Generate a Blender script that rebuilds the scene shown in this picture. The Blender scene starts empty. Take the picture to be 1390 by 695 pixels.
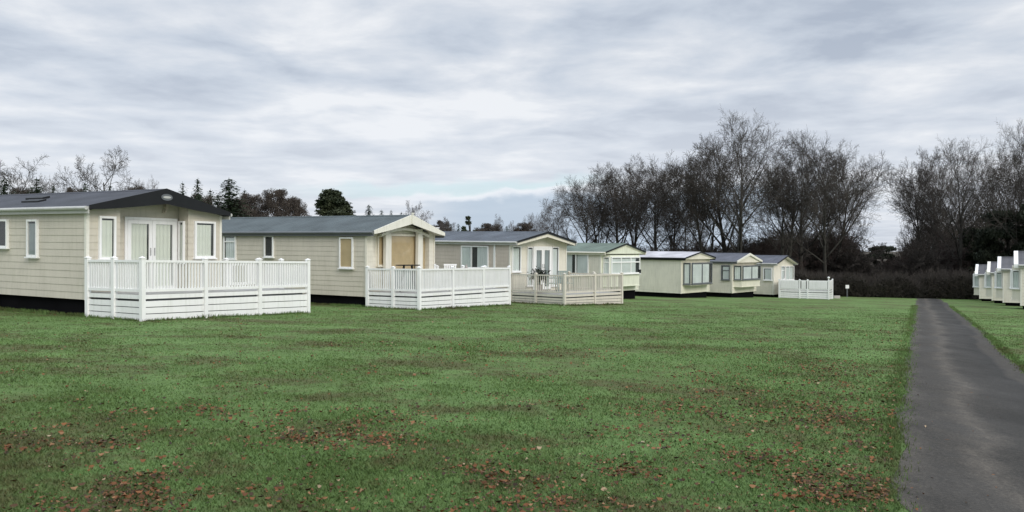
import bpy, math, random
import numpy as np
from mathutils import Vector, Matrix

R = math.radians
PI = math.pi
random.seed(7)
scene = bpy.context.scene
COL = scene.collection
EYE = 1.6
F = 1070.0            # focal length in photo pixels (photo 1390 wide)

# ------------------------------------------------------------------ terrain
def gz(x, y):
    yc = max(-6.0, y)
    yc = yc if yc < 78 else 78 + (1 - math.exp(-(yc - 78) / 12.0)) * 12.0
    xc = max(-45.0, min(60.0, x))
    z = EYE - (1.227 + 0.03 * yc + 0.024 * xc)
    z -= 0.26 * math.exp(-max(0, y) / 9.0)
    return z

# ------------------------------------------------------------------ mesh helpers
class MB:
    def __init__(s):
        s.v = []; s.f = []
    def quad(s, a, b, c, d):
        n = len(s.v); s.v += [tuple(a), tuple(b), tuple(c), tuple(d)]; s.f.append((n, n+1, n+2, n+3)); return s
    def poly(s, pts):
        n = len(s.v); s.v += [tuple(p) for p in pts]; s.f.append(tuple(range(n, n+len(pts)))); return s
    def box(s, x0, x1, y0, y1, z0, z1):
        n = len(s.v)
        s.v += [(x0,y0,z0),(x1,y0,z0),(x1,y1,z0),(x0,y1,z0),(x0,y0,z1),(x1,y0,z1),(x1,y1,z1),(x0,y1,z1)]
        s.f += [tuple(n+i for i in q) for q in ((0,3,2,1),(4,5,6,7),(0,1,5,4),(1,2,6,5),(2,3,7,6),(3,0,4,7))]
        return s
    def obox(s, o, t, nrm, a0, a1, d0, d1, z0, z1):
        """box on a wall: o 2D origin, t 2D along, nrm 2D outward"""
        def P(a, d, z): return (o[0]+t[0]*a+nrm[0]*d, o[1]+t[1]*a+nrm[1]*d, z)
        n = len(s.v)
        s.v += [P(a0,d0,z0),P(a1,d0,z0),P(a1,d1,z0),P(a0,d1,z0),P(a0,d0,z1),P(a1,d0,z1),P(a1,d1,z1),P(a0,d1,z1)]
        s.f += [tuple(n+i for i in q) for q in ((0,3,2,1),(4,5,6,7),(0,1,5,4),(1,2,6,5),(2,3,7,6),(3,0,4,7))]
        return s
    def prism(s, pts, axis, a0, a1):
        """extrude polygon: axis 'y' -> pts are (x,z); axis 'z' -> pts are (x,y)"""
        n = len(s.v); k = len(pts)
        if axis == 'y':
            s.v += [(p[0], a0, p[1]) for p in pts] + [(p[0], a1, p[1]) for p in pts]
        else:
            s.v += [(p[0], p[1], a0) for p in pts] + [(p[0], p[1], a1) for p in pts]
        s.f.append(tuple(n+i for i in reversed(range(k)))); s.f.append(tuple(n+k+i for i in range(k)))
        for i in range(k):
            j = (i+1) % k
            s.f.append((n+i, n+j, n+k+j, n+k+i))
        return s
    def tube(s, pts, rad, sides=6):
        n0 = len(s.v); k = len(pts)
        for i, p in enumerate(pts):
            p = Vector(p)
            d = (Vector(pts[min(i+1, k-1)]) - Vector(pts[max(i-1, 0)]))
            if d.length < 1e-9: d = Vector((0,0,1))
            d.normalize()
            a = d.orthogonal().normalized(); b = d.cross(a)
            if i > 0 and a.dot(pa) < 0: a = -a; b = -b
            pa = a
            r = rad[i] if hasattr(rad, '__len__') else rad
            for j in range(sides):
                an = 2*PI*j/sides
                s.v.append(tuple(p + a*(r*math.cos(an)) + b*(r*math.sin(an))))
        for i in range(k-1):
            for j in range(sides):
                q = (j+1) % sides
                s.f.append((n0+i*sides+j, n0+i*sides+q, n0+(i+1)*sides+q, n0+(i+1)*sides+j))
        if sides > 3:
            s.f.append(tuple(n0+j for j in reversed(range(sides))))
            s.f.append(tuple(n0+(k-1)*sides+j for j in range(sides)))
        return s
    def build(s, name, mat, parent=None, smooth=False, bevel=0):
        me = bpy.data.meshes.new(name); me.from_pydata(s.v, [], s.f); me.update()
        me.materials.append(mat)
        if smooth: me.shade_smooth()
        o = bpy.data.objects.new(name, me); COL.objects.link(o)
        if parent: o.parent = parent
        if bevel:
            m = o.modifiers.new('bevel', 'BEVEL'); m.width = bevel; m.segments = 1; m.limit_method = 'ANGLE'
        return o

def quads_np(name, V, mat, parent=None, per=4):
    """V: (n*per,3) vertices, every `per` of them a face"""
    V = np.asarray(V, dtype=np.float32).reshape(-1, 3); n = len(V)//per
    me = bpy.data.meshes.new(name)
    me.vertices.add(len(V)); me.vertices.foreach_set('co', V.ravel())
    me.loops.add(len(V)); me.loops.foreach_set('vertex_index', np.arange(len(V), dtype=np.int32))
    me.polygons.add(n); me.polygons.foreach_set('loop_start', np.arange(0, len(V), per, dtype=np.int32))
    me.polygons.foreach_set('loop_total', np.full(n, per, dtype=np.int32))
    me.update(calc_edges=True); me.validate()
    me.materials.append(mat)
    o = bpy.data.objects.new(name, me); COL.objects.link(o)
    if parent: o.parent = parent
    return o

def tag(o, label=None, cat=None, group=None, kind=None):
    if label: o['label'] = label
    if cat: o['category'] = cat
    if group: o['group'] = group
    if kind: o['kind'] = kind
    return o
def empty(name, loc, rz=0, rx=0, ry=0):
    o = bpy.data.objects.new(name, None); COL.objects.link(o)
    o.location = loc; o.rotation_euler = (rx, ry, rz); o.empty_display_size = .3
    return o
def copy_tree(o, parent=None):
    c = o.copy(); COL.objects.link(c)
    if parent: c.parent = parent
    for ch in [q for q in bpy.data.objects if q.parent == o]: copy_tree(ch, c)
    return c

# ------------------------------------------------------------------ materials
def newmat(name):
    m = bpy.data.materials.new(name); m.use_nodes = True
    nt = m.node_tree; b = nt.nodes['Principled BSDF']
    return m, nt, b
def N(nt, t, **kw):
    n = nt.nodes.new(t)
    for k, v in kw.items():
        if k.startswith('in_'): n.inputs[int(k[3:])].default_value = v
        else: setattr(n, k, v)
    return n
def ramp(nt, stops, interp='LINEAR'):
    n = nt.nodes.new('ShaderNodeValToRGB'); n.color_ramp.interpolation = interp
    e = n.color_ramp.elements
    while len(e) > len(stops): e.remove(e[-1])
    while len(e) < len(stops): e.new(0.5)
    for i, (p, c) in enumerate(stops):
        e[i].position = p; e[i].color = (*c, 1) if len(c) == 3 else c
    return n
def paint(name, c, rough=.5, var=.10, scale=1.5, bump=0, bscale=60, spec=.5, dirt=None, metallic=0):
    """weathered plain surface: low-contrast mottling + fine bump + streaky dirt"""
    m, nt, b = newmat(name); L = nt.links
    tc = N(nt, 'ShaderNodeTexCoord')
    n1 = N(nt, 'ShaderNodeTexNoise'); n1.inputs['Scale'].default_value = scale; n1.inputs['Detail'].default_value = 6
    L.new(tc.outputs['Object'], n1.inputs['Vector'])
    lo = tuple(x*(1-var) for x in c); hi = tuple(min(1, x*(1+var)) for x in c)
    r = ramp(nt, [(.3, lo), (.7, hi)]); L.new(n1.outputs['Fac'], r.inputs[0])
    out = r.outputs[0]
    if dirt:
        mp = N(nt, 'ShaderNodeMapping'); mp.inputs['Scale'].default_value = (9, 9, 1.2); L.new(tc.outputs['Object'], mp.inputs[0])
        n2 = N(nt, 'ShaderNodeTexNoise'); n2.inputs['Scale'].default_value = 1.3; n2.inputs['Detail'].default_value = 7
        L.new(mp.outputs[0], n2.inputs['Vector'])
        r2 = ramp(nt, [(.48, (0,0,0)), (.75, (1,1,1))]); L.new(n2.outputs['Fac'], r2.inputs[0])
        mt = N(nt, 'ShaderNodeMath', operation='MULTIPLY'); mt.inputs[1].default_value = dirt[1]; L.new(r2.outputs[0], mt.inputs[0])
        mx = N(nt, 'ShaderNodeMix', data_type='RGBA'); L.new(mt.outputs[0], mx.inputs[0]); L.new(out, mx.inputs[6]); mx.inputs[7].default_value = (*dirt[0], 1)
        out = mx.outputs[2]
    L.new(out, b.inputs['Base Color'])
    b.inputs['Roughness'].default_value = rough; b.inputs['Metallic'].default_value = metallic
    b.inputs['Specular IOR Level'].default_value = spec
    if bump:
        n3 = N(nt, 'ShaderNodeTexNoise'); n3.inputs['Scale'].default_value = bscale; n3.inputs['Detail'].default_value = 3
        L.new(tc.outputs['Object'], n3.inputs['Vector'])
        bp = N(nt, 'ShaderNodeBump'); bp.inputs['Strength'].default_value = bump; bp.inputs['Distance'].default_value = .01
        L.new(n3.outputs['Fac'], bp.inputs['Height']); L.new(bp.outputs[0], b.inputs['Normal'])
    return m
M = {}
GRIME = ((.26,.26,.17), .22)
M['beige'] = paint('beige_siding', (.56,.52,.435), .45, .06, dirt=GRIME)
M['pinkbeige'] = paint('pinkish_beige_siding', (.53,.465,.395), .45, .06, dirt=GRIME)
M['cream'] = paint('cream_siding', (.71,.675,.575), .45, .06, dirt=GRIME)
M['yellowcream'] = paint('yellow_cream_siding', (.71,.69,.57), .45, .06, dirt=GRIME)
M['greencream'] = paint('pale_green_panel', (.72,.74,.61), .45, .06, dirt=GRIME)
M['trimcream'] = paint('cream_trim', (.76,.74,.66), .4, .05, dirt=((.3,.3,.22), .3))
M['white'] = paint('white_plastic', (.84,.84,.83), .35, .03, dirt=((.50,.53,.44), .25))
M['taupe'] = paint('taupe_plastic', (.62,.58,.50), .45, .05, dirt=((.3,.3,.24), .3))
M['deckfloor'] = paint('deck_boards', (.34,.33,.31), .7, .15, 3)
M['black'] = paint('black_fascia', (.012,.013,.015), .5, .15, spec=.25)
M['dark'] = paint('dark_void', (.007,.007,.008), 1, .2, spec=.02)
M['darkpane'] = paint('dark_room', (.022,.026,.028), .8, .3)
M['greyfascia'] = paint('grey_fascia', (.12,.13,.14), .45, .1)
M['lightfascia'] = paint('light_grey_gutter', (.48,.48,.46), .4, .08, dirt=GRIME)
M['curtain'] = paint('pale_green_curtain', (.72,.75,.67), .8, .06)
M['netcurtain'] = paint('grey_net_curtain', (.66,.71,.70), .8, .10)
M['greycurtain'] = paint('grey_curtain', (.26,.30,.31), .8, .2)
M['blind'] = paint('ochre_blind', (.56,.43,.25), .8, .08, 4)
M['metal'] = paint('steel', (.5,.5,.5), .35, .1, metallic=.8)
M['bark'] = paint('bark', (.030,.028,.022), .9, .35, 3, bump=.6, bscale=14)
M['twig'] = paint('twigs', (.060,.053,.047), .9, .3, .6, spec=.1)
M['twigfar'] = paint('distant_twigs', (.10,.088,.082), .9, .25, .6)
M['undertwig'] = paint('undergrowth_twigs', (.085,.074,.062), .9, .3, .6, spec=.1)
M['twigred'] = paint('reddish_twigs', (.050,.034,.029), .9, .3, .6)
M['brick'] = paint('pale_block', (.45,.42,.38), .8, .1)
M['greenchair'] = paint('grey_green_plastic', (.26,.31,.29), .5, .1)
M['canvas'] = paint('taupe_canvas', (.36,.33,.31), .8, .1)

def foliage(name, c1, c2, scale=1.2):
    m, nt, b = newmat(name); L = nt.links
    tc = N(nt, 'ShaderNodeTexCoord')
    n1 = N(nt, 'ShaderNodeTexNoise'); n1.inputs['Scale'].default_value = scale; n1.inputs['Detail'].default_value = 8
    L.new(tc.outputs['Object'], n1.inputs['Vector'])
    r = ramp(nt, [(.35, c1), (.68, c2)]); L.new(n1.outputs['Fac'], r.inputs[0]); L.new(r.outputs[0], b.inputs['Base Color'])
    b.inputs['Roughness'].default_value = .75; b.inputs['Specular IOR Level'].default_value = .25
    return m
M['needle'] = foliage('fir_needles', (.020,.034,.020), (.05,.07,.04))
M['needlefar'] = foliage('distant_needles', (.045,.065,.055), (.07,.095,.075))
M['pineneedle'] = foliage('pine_needles', (.024,.034,.018), (.06,.07,.035), .9)
M['holly'] = foliage('dark_evergreen_leaves', (.014,.020,.012), (.035,.042,.024), .8)
M['hedge'] = foliage('winter_hedge_leaves', (.016,.015,.012), (.034,.030,.022), .7)

def roofmat(name, c, rib=.30, step=.33, rough=.7, amp=.03):
    """profiled metal tile sheet: ribs running down the slope, steps across it"""
    m, nt, b = newmat(name); L = nt.links
    tc = N(nt, 'ShaderNodeTexCoord'); sx = N(nt, 'ShaderNodeSeparateXYZ'); L.new(tc.outputs['Object'], sx.inputs[0])
    def wave(sock, per, sharp=False):
        a = N(nt, 'ShaderNodeMath', operation='MULTIPLY'); a.inputs[1].default_value = (1 if sharp else 2*PI)/per; L.new(sock, a.inputs[0])
        w = N(nt, 'ShaderNodeMath', operation='FRACT' if sharp else 'SINE'); L.new(a.outputs[0], w.inputs[0]); return w.outputs[0]
    w1 = wave(sx.outputs['Y'], rib); w2 = wave(sx.outputs['X'], step, True)
    p = N(nt, 'ShaderNodeMath', operation='MULTIPLY_ADD'); p.inputs[1].default_value = .5; L.new(w2, p.inputs[0]); L.new(w1, p.inputs[2])
    bp = N(nt, 'ShaderNodeBump'); bp.inputs['Strength'].default_value = 1; bp.inputs['Distance'].default_value = amp
    L.new(p.outputs[0], bp.inputs['Height']); L.new(bp.outputs[0], b.inputs['Normal'])
    n1 = N(nt, 'ShaderNodeTexNoise'); n1.inputs['Scale'].default_value = 1.1; n1.inputs['Detail'].default_value = 8
    L.new(tc.outputs['Object'], n1.inputs['Vector'])
    r = ramp(nt, [(.3, tuple(x*.75 for x in c)), (.7, tuple(x*1.2 for x in c))]); L.new(n1.outputs['Fac'], r.inputs[0])
    L.new(r.outputs[0], b.inputs['Base Color']); b.inputs['Roughness'].default_value = rough; b.inputs['Specular IOR Level'].default_value = .2
    return m
M['roof1'] = roofmat('charcoal_roof', (.060,.064,.075), .2, .35, amp=.012)
M['roof2'] = roofmat('green_grey_roof', (.085,.105,.11), .24, .4, amp=.02)
M['roof3'] = roofmat('blue_grey_ribbed_roof', (.10,.115,.135), .45, .5, amp=.05)
M['roof4'] = roofmat('sage_green_roof', (.13,.17,.14), .3, .4, amp=.012)
M['roof5'] = roofmat('frosted_white_roof', (.47,.46,.49), .5, .6, amp=.006)
M['roof6'] = roofmat('slate_blue_roof', (.105,.112,.135), .35, .4, amp=.012)
M['roof8'] = roofmat('pale_grey_roof', (.10,.10,.108), .35, .4, amp=.012)

def glassmat():
    m, nt, b = newmat('window_glass'); L = nt.links; nt.nodes.remove(b)
    out = nt.nodes['Material Output']
    tr = N(nt, 'ShaderNodeBsdfTransparent'); tr.inputs[0].default_value = (.90,.91,.90,1)
    gl = N(nt, 'ShaderNodeBsdfGlossy'); gl.inputs['Roughness'].default_value = .03
    tc = N(nt, 'ShaderNodeTexCoord'); n1 = N(nt, 'ShaderNodeTexNoise'); n1.inputs['Scale'].default_value = 2.5
    L.new(tc.outputs['Object'], n1.inputs['Vector'])
    bp = N(nt, 'ShaderNodeBump'); bp.inputs['Strength'].default_value = .03; bp.inputs['Distance'].default_value = .02
    L.new(n1.outputs['Fac'], bp.inputs['Height']); L.new(bp.outputs[0], gl.inputs['Normal'])
    lw = N(nt, 'ShaderNodeLayerWeight'); lw.inputs[0].default_value = .5
    pw_ = N(nt, 'ShaderNodeMath', operation='POWER'); pw_.inputs[1].default_value = 4.0; L.new(lw.outputs['Facing'], pw_.inputs[0])
    ad = N(nt, 'ShaderNodeMath', operation='MULTIPLY_ADD'); ad.inputs[1].default_value = .7; ad.inputs[2].default_value = .06; L.new(pw_.outputs[0], ad.inputs[0])
    mx = N(nt, 'ShaderNodeMixShader'); L.new(ad.outputs[0], mx.inputs[0]); L.new(tr.outputs[0], mx.inputs[1]); L.new(gl.outputs[0], mx.inputs[2])
    L.new(mx.outputs[0], out.inputs[0]); return m
M['glass'] = glassmat()

# ------------------------------------------------------------------ world, sun, camera
def make_world():
    w = bpy.data.worlds.new('World'); scene.world = w; w.use_nodes = True
    nt = w.node_tree; L = nt.links; bg = nt.nodes['Background']
    sky = N(nt, 'ShaderNodeTexSky'); sky.sky_type = 'NISHITA'; sky.sun_disc = False
    sky.sun_elevation = R(SUN_EL); sky.sun_rotation = R(SUN_AZ); sky.air_density = 1.0; sky.dust_density = 2.0
    tc = N(nt, 'ShaderNodeTexCoord'); sp = N(nt, 'ShaderNodeSeparateXYZ'); L.new(tc.outputs['Generated'], sp.inputs[0])
    def math_(op, a, b=None, c=None, clamp=False):
        n = N(nt, 'ShaderNodeMath', operation=op); n.use_clamp = clamp
        for i, q in enumerate((a, b, c)):
            if q is None: continue
            if isinstance(q, (int, float)): n.inputs[i].default_value = q
            else: L.new(q, n.inputs[i])
        return n.outputs[0]
    def mr(v, a, b, c=0, d=1):
        n = N(nt, 'ShaderNodeMapRange', interpolation_type='SMOOTHSTEP'); L.new(v, n.inputs[0])
        for i, q in enumerate((a, b, c, d)): n.inputs[i+1].default_value = q
        return n.outputs[0]
    X, Y, Z = sp.outputs
    zz = math_('ADD', math_('MAXIMUM', Z, 0.0), .07)
    px = math_('DIVIDE', X, zz); py = math_('DIVIDE', Y, zz)
    cb = N(nt, 'ShaderNodeCombineXYZ'); L.new(px, cb.inputs[0]); L.new(py, cb.inputs[1])
    def noise(scale, detail, rough, off, dist=0):
        mp = N(nt, 'ShaderNodeMapping'); mp.inputs['Location'].default_value = off; L.new(cb.outputs[0], mp.inputs[0])
        n = N(nt, 'ShaderNodeTexNoise'); n.inputs['Scale'].default_value = scale; n.inputs['Detail'].default_value = detail
        n.inputs['Roughness'].default_value = rough; n.inputs['Distortion'].default_value = dist
        L.new(mp.outputs[0], n.inputs['Vector']); return n.outputs['Fac']
    a = noise(.55, 4, .5, (3.1, 1.7, 0), .3); b = noise(1.9, 7, .55, (9.1, 4.2, 0), .2)
    s = math_('ADD', math_('MULTIPLY', a, .50), math_('MULTIPLY', b, .50))
    cl = ramp(nt, [(.39, (.39,.44,.525)), (.47, (.52,.57,.645)), (.53, (.62,.655,.71)), (.60, (.77,.785,.81))])
    L.new(s, cl.inputs[0])
    # brighter towards the horizon
    hb = mr(Z, .26, .07, 0, 1)
    hm = N(nt, 'ShaderNodeMix', data_type='RGBA'); L.new(math_('MULTIPLY', hb, .50), hm.inputs[0]); L.new(cl.outputs[0], hm.inputs[6]); hm.inputs[7].default_value = (.74,.765,.82,1)
    # clear strip low down, with a distant blue-grey cloud bank under it
    az = math_('ARCTAN2', X, Y)
    n3 = N(nt, 'ShaderNodeTexNoise'); n3.inputs['Scale'].default_value = 22; n3.inputs['Detail'].default_value = 5
    mp3 = N(nt, 'ShaderNodeMapping'); mp3.inputs['Scale'].default_value = (1, 1, 2.2); L.new(tc.outputs['Generated'], mp3.inputs[0]); L.new(mp3.outputs[0], n3.inputs['Vector'])
    wob = math_('MULTIPLY', math_('SUBTRACT', n3.outputs['Fac'], .5), .030)
    tilt = math_('MULTIPLY', az, .035)
    el = math_('SUBTRACT', math_('ADD', Z, wob), tilt)
    strip = math_('MULTIPLY', mr(el, .071, .079), mr(el, .095, .083))
    azm = math_('MULTIPLY', mr(az, -.34, -.12), mr(az, .16, .04))
    strip = math_('MULTIPLY', strip, azm)
    gap = N(nt, 'ShaderNodeMix', data_type='RGBA'); gap.inputs[0].default_value = .35; gap.inputs[6].default_value = (.68,.85,.92,1)
    skm = N(nt, 'ShaderNodeVectorMath', operation='SCALE'); skm.inputs['Scale'].default_value = .10; L.new(sky.outputs[0], skm.inputs[0]); L.new(skm.outputs[0], gap.inputs[7])
    m1 = N(nt, 'ShaderNodeMix', data_type='RGBA'); L.new(math_('MULTIPLY', strip, .75), m1.inputs[0]); L.new(hm.outputs[2], m1.inputs[6]); L.new(gap.outputs[2], m1.inputs[7])
    bank = math_('MULTIPLY', mr(el, .075, .066), math_('MULTIPLY', mr(az, -.17, -.04), mr(az, .5, .25)))
    # sunlit rim of the bank
    rim = math_('MULTIPLY', math_('MULTIPLY', mr(el, .062, .070), mr(el, .080, .073)), mr(az, -.25, -.10))
    m2 = N(nt, 'ShaderNodeMix', data_type='RGBA'); L.new(math_('MULTIPLY', bank, .85), m2.inputs[0]); L.new(m1.outputs[2], m2.inputs[6]); m2.inputs[7].default_value = (.44,.53,.64,1)
    m3 = N(nt, 'ShaderNodeMix', data_type='RGBA'); L.new(math_('MULTIPLY', rim, .5), m3.inputs[0]); L.new(m2.outputs[2], m3.inputs[6]); m3.inputs[7].default_value = (.84,.86,.90,1)
    # a thin share of the clear sky everywhere; overcast is brightest overhead
    m4 = N(nt, 'ShaderNodeMix', data_type='RGBA'); m4.inputs[0].default_value = .06; L.new(m3.outputs[2], m4.inputs[6]); L.new(skm.outputs[0], m4.inputs[7])
    zen = mr(Z, .30, .85, 1.0, 2.4)
    fin = N(nt, 'ShaderNodeVectorMath', operation='SCALE'); L.new(m4.outputs[2], fin.inputs[0]); L.new(zen, fin.inputs['Scale'])
    L.new(fin.outputs[0], bg.inputs[0]); bg.inputs[1].default_value = SKY_GAIN
SUN_EL, SUN_AZ, SKY_GAIN = 32.0, 142.0, 1.0
make_world()
sl = bpy.data.lights.new('sun', 'SUN'); sl.energy = 1.5; sl.angle = R(28); sl.color = (1, .94, .85)
so = bpy.data.objects.new('sun', sl); COL.objects.link(so)
_az = R(SUN_AZ); _d = Vector((math.sin(_az)*math.cos(R(SUN_EL)), math.cos(_az)*math.cos(R(SUN_EL)), math.sin(R(SUN_EL))))
so.rotation_euler = _d.to_track_quat('Z', 'Y').to_euler(); so.location = _d*50
cam = bpy.data.cameras.new('camera'); co = bpy.data.objects.new('camera', cam); COL.objects.link(co)
cam.sensor_fit = 'HORIZONTAL'; cam.sensor_width = 36; cam.lens = 36*F/1390; cam.clip_end = 6000; cam.clip_start = .1
co.location = (0, 0, EYE); co.rotation_euler = (R(90) - math.atan(7.5/F), 0, 0)
scene.camera = co
scene.view_settings.view_transform = 'Standard'; scene.view_settings.look = 'None'; scene.view_settings.gamma = 1
scene.view_settings.use_curve_mapping = False; scene.view_settings.exposure = 0.22

# ------------------------------------------------------------------ ground
def axis_pts(spec):
    out = []
    for a, b, st in spec:
        x = a
        while x < b - 1e-6: out.append(x); x += st
    out.append(spec[-1][1]); return out
def make_ground():
    xs = axis_pts([(-3000,-200,400), (-200,-60,20), (-60,60,1.0), (60,200,20), (200,3000,400)])
    ys = axis_pts([(-300,-20,40), (-20,0,4), (0,100,1.0), (100,240,14), (240,3600,420)])
    v = [(x, y, gz(x, y)) for y in ys for x in xs]; nx = len(xs)
    f = [(j*nx+i, j*nx+i+1, (j+1)*nx+i+1, (j+1)*nx+i) for j in range(len(ys)-1) for i in range(nx-1)]
    me = bpy.data.meshes.new('lawn'); me.from_pydata(v, [], f); me.shade_smooth()
    m, nt, b = newmat('lawn_ground'); L = nt.links
    tc = N(nt, 'ShaderNodeTexCoord')
    def noise(sc, det=6, rough=.6, st=None):
        n = N(nt, 'ShaderNodeTexNoise'); n.inputs['Scale'].default_value = sc; n.inputs['Detail'].default_value = det; n.inputs['Roughness'].default_value = rough
        if st:
            mp = N(nt, 'ShaderNodeMapping'); mp.inputs['Scale'].default_value = st; L.new(tc.outputs['Object'], mp.inputs[0]); L.new(mp.outputs[0], n.inputs['Vector'])
        else: L.new(tc.outputs['Object'], n.inputs['Vector'])
        return n.outputs['Fac']
    big = noise(.22, 5); mid = noise(1.3, 9, .72, (.8, 1, 1)); fine = noise(16, 6, .7)
    r1 = ramp(nt, [(.32, (.070,.112,.030)), (.5, (.115,.196,.058)), (.68, (.185,.292,.100))]); L.new(mid, r1.inputs[0])
    r0 = ramp(nt, [(.35, (.088,.136,.038)), (.65, (.165,.268,.094))]); L.new(big, r0.inputs[0])
    mx = N(nt, 'ShaderNodeMix', data_type='RGBA'); mx.inputs[0].default_value = .5; L.new(r1.outputs[0], mx.inputs[6]); L.new(r0.outputs[0], mx.inputs[7])
    # fine light/dark speckle of the sward
    r2 = ramp(nt, [(.30, (.62,.62,.62)), (.55, (1,1,1)), (.8, (1.22,1.22,1.2))]); L.new(fine, r2.inputs[0])
    mm = N(nt, 'ShaderNodeMix', data_type='RGBA', blend_type='MULTIPLY'); mm.inputs[0].default_value = .8; L.new(mx.outputs[2], mm.inputs[6]); L.new(r2.outputs[0], mm.inputs[7])
    # leaf-littered / thin patches
    pa = noise(.55, 8, .70, (.8, 1.1, 1)); pb = noise(4, 6, .75)
    ad = N(nt, 'ShaderNodeMath', operation='MULTIPLY_ADD'); ad.inputs[1].default_value = .45; L.new(pb, ad.inputs[0]); L.new(pa, ad.inputs[2])
    rp = ramp(nt, [(.705, (0,0,0)), (.83, (1,1,1))]); L.new(ad.outputs[0], rp.inputs[0])
    ml = N(nt, 'ShaderNodeMath', operation='MULTIPLY'); ml.inputs[1].default_value = .70; L.new(rp.outputs[0], ml.inputs[0])
    br = ramp(nt, [(.35, (.060,.056,.026)), (.65, (.120,.090,.046))]); L.new(fine, br.inputs[0])
    mb = N(nt, 'ShaderNodeMix', data_type='RGBA'); L.new(ml.outputs[0], mb.inputs[0]); L.new(mm.outputs[2], mb.inputs[6]); L.new(br.outputs[0], mb.inputs[7])
    # woodland floor beyond the lawn: leaf litter
    sp = N(nt, 'ShaderNodeSeparateXYZ'); L.new(tc.outputs['Object'], sp.inputs[0])
    q = N(nt, 'ShaderNodeMath', operation='MULTIPLY_ADD'); q.inputs[1].default_value = 3.0; L.new(pb, q.inputs[0]); L.new(sp.outputs['Y'], q.inputs[2])
    rw = N(nt, 'ShaderNodeMapRange'); L.new(q.outputs[0], rw.inputs[0]); rw.inputs[1].default_value = 67.5; rw.inputs[2].default_value = 70
    mw = N(nt, 'ShaderNodeMix', data_type='RGBA'); L.new(rw.outputs[0], mw.inputs[0]); L.new(mb.outputs[2], mw.inputs[6]); mw.inputs[7].default_value = (.05,.042,.03,1)
    L.new(mw.outputs[2], b.inputs['Base Color']); b.inputs['Roughness'].default_value = .9; b.inputs['Specular IOR Level'].default_value = .15
    bp = N(nt, 'ShaderNodeBump'); bp.inputs['Strength'].default_value = .9; bp.inputs['Distance'].default_value = .05
    L.new(fine, bp.inputs['Height']); L.new(bp.outputs[0], b.inputs['Normal'])
    M['lawn'] = m; me.materials.append(m)
    o = bpy.data.objects.new('lawn', me); COL.objects.link(o); o['kind'] = 'structure'
make_ground()

# road edges: world (x, y) along the left and the right edge
def pix_ground(u, v):
    lo, hi = 1.0, 400.0
    a = (u-695)/F; s = (v-340)/F
    for _ in range(60):
        d = (lo+hi)/2
        if EYE - s*d > gz(a*d, d): lo = d
        else: hi = d
    return (a*lo, lo)
RL = [pix_ground(u, v) for u, v in ((1211,695),(1216,600),(1228,502),(1236,450),(1242,420))]
RR = [pix_ground(u, v) for u, v in ((1390,502),(1344,459),(1314,434),(1293,418))]
RL = [(RL[0][0]-(RL[1][0]-RL[0][0])*6, RL[0][1]-(RL[1][1]-RL[0][1])*6)] + RL
print('ROAD', RL, RR)
def interp(pts, y):
    if y <= pts[0][1]: p, q = pts[0], pts[1]
    elif y >= pts[-1][1]: p, q = pts[-2], pts[-1]
    else:
        for p, q in zip(pts, pts[1:]):
            if p[1] <= y <= q[1]: break
    return p[0] + (q[0]-p[0])*(y-p[1])/(q[1]-p[1])
def road_lr(y):
    l = interp(RL, y)
    r = interp(RR, y) if y > RR[0][1] else l + (RR[0][0]-interp(RL, RR[0][1])) 
    r = max(r, l+1.7)
    return l, r
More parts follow.
